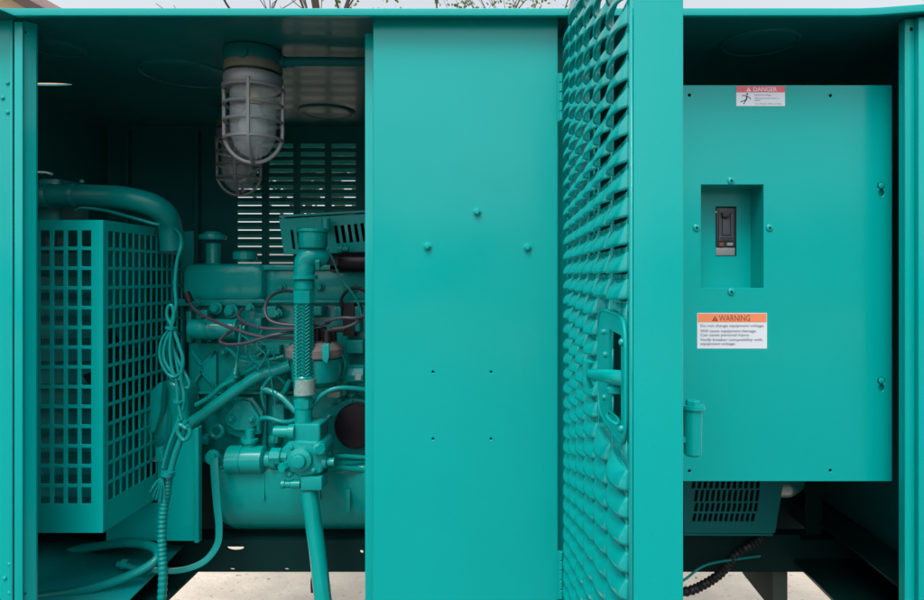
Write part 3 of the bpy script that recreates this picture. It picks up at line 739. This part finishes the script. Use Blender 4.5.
for x, y in ((281, 287), (320, 287), (352, 289)): hexb(x, y, 891, 3.6)
# side casting panels
m = MB(); m.pprism([(190, 343), (290, 343), (290, 391), (190, 391)], 880, 8); sp_ = m.build('block_cover', cast, e_, bev=2)
m = MB()
for a, b_ in (((192, 351), (216, 386)), ((192, 386), (216, 351)), ((199, 369), (216, 351)), ((199, 369), (216, 387))):
    m.tube([P(*a, 876.5), P(*b_, 876.5)], 2.4, n=6, sm=1)
m.pprism([(203, 369), (216, 384), (216, 354)], 874, 3)
m.build('raised_emblem', eng, sp_)
m = MB()
for a, b_ in (((265, 357), (279, 348)), ((265, 357), (279, 368))): m.tube([P(*a, 876.5), P(*b_, 876.5)], 2.2, n=6, sm=1)
m.build('raised_emblem', eng, sp_)
m = MB(); m.pbox(186, 300, 391.5, 394.5, 874, 10); m.pbox(213, 480, 457, 465, 868, 40); m.pbox(250, 480, 300.5, 303, 872, 10); split(m, 'casting_ledge', cast, e_, bev=1.2)
m = MB()
for x in (186, 196, 206): m.pbox(x, x+5, 310+random.random()*4, 342, 875, 12)
for x in (262, 345): m.pbox(x, x+4, 395, 456, 880, 8)
for x in (238, 300, 338, 352): m.pbox(x, x+3, 404, 456, 882, 6)
split(m, 'casting_rib', cast, e_, bev=1.5)
MB().lathe(P(190, 329, 862), (1, 0, 0), [(0, 11), (2, 13.4), (62, 13.4), (66, 11.5), (67, 8), (76, 7.5)], 28).build('coolant_pipe', eng, e_)
m = MB(); m.lathe(P(206, 329, 862), (1, 0, 0), [(0, 14.4), (5, 14.4)], 28); m.lathe(P(236, 329, 862), (1, 0, 0), [(0, 14.6), (4, 14.6)], 28); split(m, 'pipe_collar', eng, e_)
for x, y, r_ in ((216, 308, 5), (231, 311, 5.5), (278, 313, 3.5), (196, 303, 3.2), (250, 308, 3.4), (288, 405, 3.2), (340, 400, 3.4), (216, 398, 2.4), (295, 398, 2.6), (196, 398, 2.6), (352, 395, 3), (290, 455, 3), (345, 456, 3), (222, 462, 2.6), (335, 462, 2.6), (315, 462, 2.6), (224, 352, 2.5), (256, 385, 2.5), (224, 386, 2.2)):
    hexb(x, y, 873, r_*.9)
# timing cover / drum at the left end
m = MB(); m.lathe(V(PX(147, 865), 885, PZ(420, 885)), (1, 0, 0), [(0, 36), (4, 50), (10, 56), (30, 58), (44, 56), (48, 50)], 40); m.build('timing_cover', cast, e_)
m = MB(); m.pprism([(150, 392), (158, 383), (162, 383), (160, 412), (154, 432), (148, 436), (146, 428)], 818, 14); m.build('alternator_bracket', eng, e_, bev=3, seg=3)
MB().lathe(P(190, 445, 850), (0, -1, 0), [(0, 14), (8, 12), (10, 7)], 20).build('freeze_plug', cast, e_)
m = MB(); m.pprism([(151, 390), (166, 378), (184, 386), (189, 440), (180, 462), (160, 462), (148, 436)], 838, 44); m.build('water_pump', eng, e_, bev=11, seg=5)
# triangular cover, bosses
m = MB(); m.pprism([(226, 425), (224, 417), (236, 402), (243, 400), (250, 402), (259, 417), (257, 426), (247, 431), (236, 431)], 866, 8); m.build('pump_cover', eng, e_, bev=2.5, seg=3)
m = MB(); m.pprism([(222, 432), (220, 412), (234, 397), (252, 397), (263, 412), (261, 434), (240, 438)], 872, 8); m.build('pump_body', cast, e_, bev=2)
hexb(231.5, 419, 864, 2.4); hexb(252, 419, 864, 2.4)
m = MB(); m.tube([P(216.5+6*math.cos(a), 431+6*math.sin(a), 864) for a in [2*math.pi*k/24 for k in range(24)]], 3.2, n=10, sm=1, closed=True); m.build('lifting_eye', eng, e_)
# starter and solenoid
m = MB(); m.lathe(P(228, 459.5, 846), (1, 0, 0), [(0, 15), (2, 18.5), (20, 18.5), (20.5, 17.6), (22, 17.6), (22.5, 18.5), (48, 18), (50, 15), (51, 11), (58, 11), (59, 13.5), (66, 13.5), (67, 8)], 32); m.build('starter_motor', eng, e_)
m = MB(); m.lathe(P(213, 457, 840), (0, -1, 0), [(0, 10), (4, 9)], 20); m.lathe(P(213, 457, 836), (0, -1, 0), [(0, 6), (5, 6)], 6); m.build('starter_terminal', eng, e_)
m = MB(); m.lathe(P(250, 452, 846), (0, 0, 1), [(0, 8), (12, 8), (13, 10.5), (17, 10.5), (18, 6), (30, 6), (31, 3)], 20); m.build('oil_sender', eng, e_)
# oil pan
pr_ = [(842, -248), (843, -285), (848, -312), (858, -333), (874, -347), (898, -353), (1020, -353), (1020, -248)]
xa, xb = PX(211, 850), PX(386, 850)
m = MB(); n_ = len(pr_)
m.add([V(xa+(0 if z > -300 else (-300-z)*.22), dd, z) for dd, z in pr_]+[V(xb, dd, z) for dd, z in pr_], [tuple(range(n_)), tuple(range(2*n_-1, n_-1, -1))]+[(i, i+n_, (i+1) % n_+n_, (i+1) % n_) for i in range(n_)])
pan_ = m.build('oil_pan', eng, e_, ang=50)
bv = pan_.modifiers.new('round', 'BEVEL'); bv.width = 13*U; bv.segments = 5; bv.limit_method = 'ANGLE'; bv.angle_limit = R(55)
m = MB()
for x in (262, 318, 366): m.pbox(x, x+2.4, 470, 500, 841.5, 6)
split(m, 'pan_rib', eng, e_, bev=1)
for k in range(9): hexb(222+18*k, 467, 846, 2.1)
m = MB(); m.pbox(346, 350, 490, 512, 836, 4); split(m, 'pan_stud', eng, e_, bev=1.2)
# mounting plate
m = MB(); m.pprism([(157.5, 541), (157.5, 450), (201, 425), (201, 541)], 831, 3); m.pprism([(106, 541), (106, 503), (157.3, 503), (157.3, 541)], 832, 3); m.build('mounting_plate', paint, e_, bev=.4, seg=1)
MB().pbox(194, 198.5, 428, 543, 822, 8).build('plate_flange', paint, e_, bev=1)
m = MB(); m.pprism([(155, 448), (163, 446), (163, 462), (155, 463)], 815, 12); m.build('mount_lug', eng, e_, bev=2)
# control box with slots
d = 866
sl = []
for k in range(7): 
    x = 332+6.6*k; sl.append([(PX(x+4.6, d), PZ(243.5-.5*k, d)), (PX(x+8, d), PZ(243.2-.5*k, d)), (PX(x+5.2, d), PZ(225.5-.6*k, d)), (PX(x+1.8, d), PZ(225.8-.6*k, d))])
for x in (289.5, 295.5, 301.5): sl.append([(PX(x+3.2, d), PZ(249, d)), (PX(x+6, d), PZ(249, d)), (PX(x+3.6, d), PZ(230, d)), (PX(x+.8, d), PZ(230, d))])
me = plate_mesh([(PX(284, d), PZ(254.5, d)), (PX(470, d), PZ(249, d)), (PX(470, d), PZ(208, d)), (PX(279, d), PZ(219, d))], sl, front(d), 2)
cb = link('control_box', me, eng, e_, bev=.4, seg=1)
m = MB(); m.prism([(PX(280, d), PZ(217.5, d)), (PX(470, d), PZ(206.5, d)), (PX(470, d), PZ(204.5, d)), (PX(280, d), PZ(215.5, d))], d-3, d+90); m.prism([(PX(285, d), PZ(254, d)), (PX(287, d), PZ(254, d)), (PX(281, d), PZ(219.5, d)), (PX(279, d), PZ(219.5, d))], d+2.1, d+90); m.build('box_lid', eng, cb)
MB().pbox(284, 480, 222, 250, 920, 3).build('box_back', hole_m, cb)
MB().lathe(P(340, 262, 852), (1, 0, 0), [(0, 9), (1, 14), (40, 14), (41, 12), (60, 12), (200, 12)], 28).build('exhaust_elbow', blkg, e_)
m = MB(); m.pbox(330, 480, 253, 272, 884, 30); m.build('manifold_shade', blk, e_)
m = MB(); m.ptube([(328, 249, 845), (334, 262, 843), (340, 278, 840), (350, 290, 838), (358, 303, 838), (362, 318, 838)], 1.1, n=8); m.build('capillary_tube', hosem, e_)
m = MB(); m.lathe(P(338, 249, 850), (1, 0, 0), [(0, 6), (6, 6), (6.4, 4), (14, 4)], 8); m.lathe(P(326, 232, 850), (0, 0, 1), [(0, 6), (18, 6)], 14); split(m, 'pipe_fitting', eng, e_)

# riser assembly
k = 790/F
m = MB(); z_ = lambda y: PZ(y, 790)
def up(px, prof, n=28, d_=790): # prof [(py, rpx)]
    o0 = P(px, prof[0][0], d_); return [( (prof[0][0]-y)*d_/F, r_*d_/F) for y, r_ in prof], o0
def riser(name, px, prof, mt=eng, n=28, d_=790):
    pr, o0 = up(px, prof, n, d_); return MB().lathe(o0, (0, 0, 1), pr, n).build(name, mt, e_)
riser('pressure_regulator', 313, [(249, 10), (248, 13), (246, 14), (233, 14), (232, 15.5), (229.5, 15.5), (228.5, 14), (228, 5)])
m = MB(); m.ptube([(323, 259, 800), (318, 256, 794), (311, 256, 790), (305.5, 262, 790), (304.5, 272, 790), (304.5, 277, 790)], 10.8, n=24, rf=lambda i, N: .85+.15*math.sin(math.pi*i/N)); m.build('pipe_elbow', eng, e_)
riser('elbow_collar', 304.5, [(279.5, 10), (279, 13), (275.5, 13), (275, 11)])
riser('pipe_neck', 304.5, [(290, 9), (289, 10), (281, 10), (279.6, 9)])
riser('union_nut', 304, [(303.5, 9), (303, 11), (291, 11), (290, 9.5)], n=8)
m = MB(); m.lathe(P(320, 262, 792), (-1, -.2, 0), [(0, 11), (5, 11)], 6); m.build('elbow_nut', eng, e_)
# braided hose: dark core with crossing strands
hz0, hz1 = 376, 303
riser('braided_hose', 303.8, [(hz0, 8.6), (hz1, 8.6)], cast)
hose = bpy.data.objects['braided_hose']
m = MB(); X0 = PX(303.8, 790); NC, NR = 14, 21; k_ = 790/F
def hp(a, h, rr): return V(X0+rr*k_*math.sin(a), 790-rr*k_*math.cos(a), PZ(hz0, 790)+h*(PZ(hz1, 790)-PZ(hz0, 790)))
for c_ in range(NC):
    for r_ in range(NR):
        a0 = 2*math.pi*c_/NC; a1 = a0+2*math.pi/NC; up_ = 1 if c_ % 2 else -1; st = 1/NR
        h0 = (r_+.5)*st-up_*st*.42; h1 = (r_+.5)*st+up_*st*.42; w_ = st*.36
        q_ = [hp(a0, h0-w_, 9.0), hp(a1, h1-w_, 9.0), hp(a1, h1+w_, 9.0), hp(a0, h0+w_, 9.0)]
        am = (a0+a1)/2; t1 = hp(a0+.03, h0, 9.95); t2 = hp(a1-.03, h1, 9.95)
        m.add(q_+[t1, t2], [(0, 1, 5, 4), (3, 4, 5, 2), (0, 4, 3), (1, 2, 5)])
m.build('braid', braidm, hose, ang=80)
riser('hose_ferrule', 303.8, [(396, 8.5), (395, 9.8), (377, 10), (375.5, 9)])
m = MB(); m.lathe(P(304.6, 394, 790), (0, 0, 1), [(0, 12.9), (19, 12.9)], 28); o = m.build('hose_tag', tagm, e_)
riser('lower_pipe', 303.5, [(428, 8.6), (409, 8.6), (408.5, 8), (396, 8)])
riser('lower_nut', 303.5, [(408, 7), (407.5, 9.6), (399, 9.6), (398.5, 7)], n=8)
# fuel regulator cluster
m = MB(); m.pbox(292, 320, 424, 444, 778, 40); m.build('carburettor', eng, e_, bev=4, seg=3)
m = MB(); m.pprism([(284, 470), (280, 450), (290, 440), (322, 442), (326, 452), (322, 474), (300, 478)], 775, 44); m.build('carburettor_body', eng, e_, bev=5, seg=3)
m = MB(); m.lathe(P(274, 431.5, 780), (1, 0, 0), [(0, 6), (1, 7), (18, 7), (19, 9), (26, 9)], 18); m.lathe(P(270, 456, 780), (1, 0, 0), [(0, 7), (2, 10), (14, 10), (15, 7), (22, 7)], 8); m.lathe(P(281, 484, 780), (1, 0, 0), [(0, 3.5), (1, 5.4), (5, 5.4), (6, 4.4), (12, 4.4), (13, 5.4), (24, 5.4)], 12); split(m, 'carburettor_port', eng, e_)
m = MB(); m.lathe(P(301, 459, 775), (0, -1, 0), [(0, 15), (6, 14), (8, 9), (12, 8), (13, 5)], 24); m.build('diaphragm_cover', eng, e_)
m = MB(); m.lathe(P(318, 448, 776), (.5, -1, .1), [(0, 8), (8, 8), (9, 6), (13, 6)], 8); m.lathe(P(286, 466, 776), (-.4, -1, 0), [(0, 6), (8, 6)], 6); m.lathe(P(323, 462, 780), (1, 0, 0), [(0, 8), (5, 8), (6, 5), (14, 5)], 12); m.pbox(277, 290, 470, 478, 784, 16); split(m, 'carburettor_fitting', eng, e_, bev=0)
hexb(292, 447, 776, 1.9); hexb(314, 470, 774, 1.9); hexb(290, 474, 776, 1.9)
m = MB(); m.pbox(300, 322, 477, 491, 772, 28); m.build('pipe_flange', eng, e_, bev=3)
m = MB(); m.ptube([(309, 490, 785), (313, 520, 782), (318, 555, 776), (323, 600, 768), (328, 640, 764)], 8.4, n=24); m.build('supply_pipe', eng, e_)
m = MB(); m.ptube([(316, 570, 800), (313, 580, 800), (313, 592, 800)], 2.4); m.build('drain_tube', blk, e_)
m = MB(); m.ptube([(291, 365, 850), (275, 371, 850), (258, 376, 848), (235, 391, 846), (205, 413, 842), (190, 424, 840), (176, 440, 838)], 5.6, n=18); m.build('dipstick_tube', eng, e_)
m = MB(); m.ptube([(196, 405, 850), (210, 397, 850), (222, 386, 850), (236, 379, 850)], 2.6, n=12); m.build('brake_line', eng, e_)
m = MB(); m.ptube([(259, 430, 820), (260, 420, 815), (268, 418, 810), (285, 422, 806), (300, 418, 800), (312, 406, 798), (322, 395, 798), (334, 389, 800), (350, 388, 806), (372, 391, 815)], 2.4, n=12); m.build('fuel_hose', hosem, e_)
m = MB(); m.lathe(P(345, 374, 850), (1, 0, 0), [(0, 15), (3, 16), (6, 12), (7, 12), (26, 12), (27, 9)], 8); m.build('thermostat_fitting', eng, e_)
MB().pbox(355, 361, 373, 380, 838, 4).build('white_tag', tagm, e_)
MB().pbox(327, 340, 391.5, 398, 836, 8).build('white_connector', tagm, e_, bev=2)
m = MB(); m.pprism([(326, 384), (346, 372), (346, 396), (330, 398)], 846, 14); m.build('thermostat_neck', cast, e_, bev=3)
m = MB(); m.lathe(P(356, 425.5, 846), (0, -1, 0), [(-40, 28), (0, 30), (4, 30), (6, 28), (7, 20), (7.5, 4)], 40, sx=.92); m.build('oil_filter', blkg, e_)
m = MB(); m.lathe(P(356, 425.5, 870), (0, -1, 0), [(0, 38), (10, 38)], 40); m.build('filter_mount', cast, e_)
# distributor
dd = 822
m = MB(); m.lathe(P(317, 386, dd), (0, 0, 1), [(0, 20), (8, 30), (12, 31), (36, 32.5)], 32); di = m.build('distributor', cast, e_)
m = MB(); m.lathe(P(315, 357, dd), (0, 0, 1), [(0, 34.5), (2, 36), (11, 36), (13, 34), (20, 26), (21, 12)], 36); m.build('distributor_cap', pink, di)
m = MB()
for j in range(7):
    a = j*2*math.pi/6+.4; rr = 20 if j < 6 else 0
    p = V(PX(317, dd)+rr*math.cos(a), dd+rr*math.sin(a), PZ(346, dd)); m.lathe(p, (0, 0, 1), [(0, 6), (4, 5.6), (14, 5), (22, 4.4), (23, 3)], 12)
split(m, 'wire_boot', blk, di)
m = MB(); m.pprism([(322, 345), (329, 343), (329, 357), (327, 364), (322, 360)], 785, 4); m.pprism([(292, 352), (296, 352), (296, 366), (293, 366)], 788, 3); split(m, 'cap_clip', eng, di, bev=1)
# ignition wires
for pts in (
    [(188, 300, 850), (196, 311, 840), (212, 320, 825), (240, 331, 808), (265, 337, 802), (296, 338, 812), (306, 334, 818)],
    [(243, 308, 850), (238, 316, 830), (246, 323, 812), (262, 328, 800), (285, 329, 798), (310, 327, 802), (330, 322, 812)],
    [(300, 293, 850), (284, 291, 840), (270, 297, 820), (265, 310, 806), (271, 321, 800), (290, 325, 798), (318, 324, 800)],
    [(246, 322, 840), (228, 333, 825), (220, 341, 812), (228, 344.5, 804), (246, 343, 800), (266, 337, 798), (280, 334, 800), (306, 331, 814)],
    [(322, 331, 815), (338, 329, 800), (352, 325, 800), (362, 318, 808), (370, 305, 830)],
    [(325, 322, 806), (340, 318, 800), (356, 318, 800), (372, 315, 815)]):
    m = MB(); m.ptube(pts, 1.6, n=10, sm=8); m.build('ignition_wire', wire_m, e_)
m = MB(); m.lathe(P(333, 329.5, 800), (1, 0, .08), [(0, 4), (12, 4.4), (16, 4)], 12); m.lathe(P(190, 302, 850), (-.4, 0, 1), [(0, 5), (14, 5)], 12); split(m, 'wire_boot', blk, e_)
rr_ = random.Random(7)
for pts in ([(241, 325), (239, 345), (237, 362), (235, 375)], [(243, 332), (252, 342), (262, 348), (268, 360), (272, 385), (276, 410)], [(256, 340), (262, 350), (255, 360), (248, 366)], [(230, 352), (245, 357), (258, 355), (266, 349)], [(246, 334), (246, 350), (252, 364), (262, 372)]):
    m = MB(); m.ptube([(x, y, 835+rr_.uniform(-6, 6)) for x, y in pts], rr_.choice((.7, 1.1, 1.6)), n=6); split(m, 'small_wire', hosem, e_)
MB().lathe(P(235.5, 378, 846), (0, 0, 1), [(0, 4), (14, 4)], 10).build('wire_connector', eng, e_)
for k in range(8): hexb(226+19*k, 461.5, 866, 1.9)
for pts, r_ in (([(222, 396, 862), (228, 380, 858), (246, 372, 852), (262, 362, 850), (270, 350, 852)], 2.0), ([(226, 348, 866), (232, 352, 858), (240, 360, 852), (256, 362, 850), (284, 356, 850)], 1.6),
    ([(286, 384, 860), (276, 376, 850), (268, 380, 846), (262, 392, 850), (264, 405, 858)], 1.8), ([(276, 398, 860), (284, 392, 858), (290, 380, 856)], 2.6)):
    m = MB(); m.ptube(pts, r_, n=8); m.build('steel_line', eng, e_)
for x, y, w, h_ in ((268, 372, 9, 9), (278, 366, 8, 14), (244, 374, 8, 6), (254, 346, 7, 9), (230, 372, 10, 7), (284, 396, 10, 8), (334, 384, 9, 12), (206, 396, 9, 7), (196, 436, 12, 9), (345, 398, 12, 7), (268, 436, 10, 8), (240, 437, 10, 7), (296, 312, 6, 20), (334, 306, 7, 12), (254, 318, 7, 10), (200, 310, 7, 8)):
    MB().pbox(x, x+w, y, y+h_, 862+random.random()*10, 22).build('bracket', random.choice((eng, cast)), e_, bev=2, seg=2)
for x, y in ((272, 376), (282, 373), (258, 350), (235, 375), (289, 400), (338, 390), (202, 441), (273, 440), (351, 401), (210, 399)): hexb(x, y, 860, 1.9, wash=False)
for pts in ([(262, 330, 835), (257, 345, 832), (266, 356, 830), (258, 368, 832)], [(240, 334, 832), (252, 344, 830), (250, 356, 832), (262, 366, 832)], [(250, 338, 830), (268, 346, 828), (276, 360, 832)], [(332, 352, 812), (340, 366, 815), (338, 384, 822)], [(338, 350, 815), (345, 362, 822), (342, 378, 830)]):
    m = MB(); m.ptube(pts, .8, n=6); m.build('small_wire', hosem, e_)
# head clutter
m = MB()
for x, y, w, h_, dd in ((262, 306, 14, 12, 868), (300, 306, 22, 10, 866), (322, 352, 14, 8, 872), (346, 306, 14, 26, 872), (266, 345, 14, 10, 866), (258, 362, 22, 12, 868), (345, 340, 18, 14, 868), (272, 404, 12, 20, 866), (262, 470, 10, 6, 856), (330, 446, 26, 8, 862), (330, 405, 10, 26, 868),):
    m.pbox(x, x+w, y, y+h_, dd, 20)
split(m, 'casting_boss', cast, e_, bev=2.5, seg=3)
m = MB(); m.pbox(343, 354, 303, 336, 868, 16); m.build('shade_block', blk, e_)  # black block stands in for the shaded gap between head and manifold
m = MB(); m.tube([P(356+15*math.cos(a), 303+15*math.sin(a), 862) for a in [math.pi*(.9+.9*k/20) for k in range(21)]], 2.2, n=8, sm=1); m.build('hose_loop', blk, e_)
m = MB(); m.ptube([(278, 344, 845), (300, 386, 850), (330, 350, 850)], 3, n=8) if False else None
m = MB(); m.ptube([(262, 388, 850), (280, 396, 846), (296, 412, 840)], 3, n=10); m.ptube([(330, 415, 850), (318, 430, 840), (322, 448, 820)], 3, n=10); m.ptube([(326, 470, 800), (340, 468, 830), (366, 470, 845)], 2.6, n=10); m.ptube([(324, 458, 800), (338, 456, 830), (372, 458, 845)], 2.2, n=10); split(m, 'steel_line', eng, e_)

# wiring loom down the left side of the engine
lo = thing('wiring_loom', 'teal painted cable bundle looped and tied beside the radiator guard', 'cable bundle', P(163, 620, 780))
def lw(pts, r_, name='wire', d_=775, par=None, **k):
    m_ = MB(); m_.ptube([(p[0], p[1], p[2] if len(p) > 2 else d_) for p in pts], r_, n=10, **k); return m_.build(name, hosem, par or lo)
lw([(173, 228, 820), (180, 234, 800), (181, 246), (177, 262), (175, 285), (176, 305), (172, 322), (173, 345), (178, 370), (182, 392), (180, 410), (176, 430)], 1.7)
lw([(171, 325), (167, 316), (168, 307), (172, 306), (174, 316), (171, 327), (162, 340), (160, 356), (165, 370), (176, 382), (187, 388), (189, 382), (182, 368), (174, 350), (170, 330)], 1.6)
lw([(172, 328), (165, 344), (164, 358), (170, 370), (180, 380)], 1.6, d_=770)
lw([(173, 328), (179, 345), (183, 360), (181, 378), (184, 396), (182, 412)], 1.8, d_=771)
lw([(171, 330), (170, 350), (172, 368), (177, 385), (178, 402), (182, 420)], 1.6, d_=768)
for (x, y) in ((171, 328), (175, 375), (179, 401)):
    m = MB(); m.lathe(P(x, y, 771), (.25, 0, 1), [(-1.5, 6.5), (1.5, 6.5)], 14); m.build('cable_tie', hosem, lo)
lw([(168, 374), (174, 377), (181, 373)], 1.0, 'cable_tie', 762)
lw([(181, 418), (176, 430), (173, 445), (169, 458), (167, 470)], 3.1); lw([(186, 420), (182, 436), (176, 452), (172, 466), (170, 476)], 3.2, d_=770); lw([(178, 424), (171, 440), (166, 456), (163, 468)], 1.9, d_=766)
lw([(190, 425), (186, 428), (180, 425), (178, 432), (184, 440), (190, 434), (188, 424)], 2.2, d_=764)
for ex, ey in ((152, 487), (150, 492), (153, 497), (156, 500), (160, 502), (165, 503)):
    lw([(167, 472), (163, 477), ((ex+163)/2, (ey+478)/2-2), (ex, ey)], .75, 'wire_end', 764, sm=4)
m = MB(); m.lathe(P(168, 473, 768), (.2, 0, 1), [(-3, 8), (3, 8)], 14); m.build('cable_tie', hosem, lo)
m = MB(); m.ptube([(169, 470, 772), (167, 490, 772), (163, 515, 770), (162, 545, 768), (163, 575, 764), (161, 610, 760)], 4.2, n=14, sm=26, rf=lambda i, N: 1+.09*math.sin(i*1.55)); m.build('corrugated_sleeve', hosem, lo)
# grounding strap
gsx = thing('ground_strap', 'flat braided teal strap curving down from the starter to the floor plate', 'strap', P(190, 570, 800))
m = MB(); m.ptube([(214, 458, 826), (215, 480, 822), (217, 505, 820), (219, 528, 818), (217, 545, 815), (206, 560, 810), (190, 568, 805), (172, 571, 800), (150, 570, 795)], 4.2, n=12, sm=12, flat=.12, rf=lambda i, N: 1-.4*i/N); m.build('strap', hosem, gsx)
# hoses at the lower left
m = MB(); m.ptube([(-20, 604, 760), (40, 597, 760), (75, 592, 762), (110, 583, 766), (140, 571, 772), (156, 560, 780), (158, 551, 792), (148, 545.5, 806), (128, 543, 820), (100, 546, 835), (70, 552, 845), (40, 566, 850)], 4.4, n=18, sm=12)
tag(m.build('hose', hosem), 'thick teal hose curving across the floor plate at lower left', 'hose')
m = MB(); m.ptube([(118, 564, 800), (128, 566, 796), (140, 570, 790), (150, 570, 786)], 3, n=12); m.lathe(P(122, 564, 799), (1, 0, 0), [(0, 6), (8, 6)], 8)
tag(m.build('drain_hose', hosem), 'short teal hose stub with a nut inside the curve of the thick hose', 'hose')
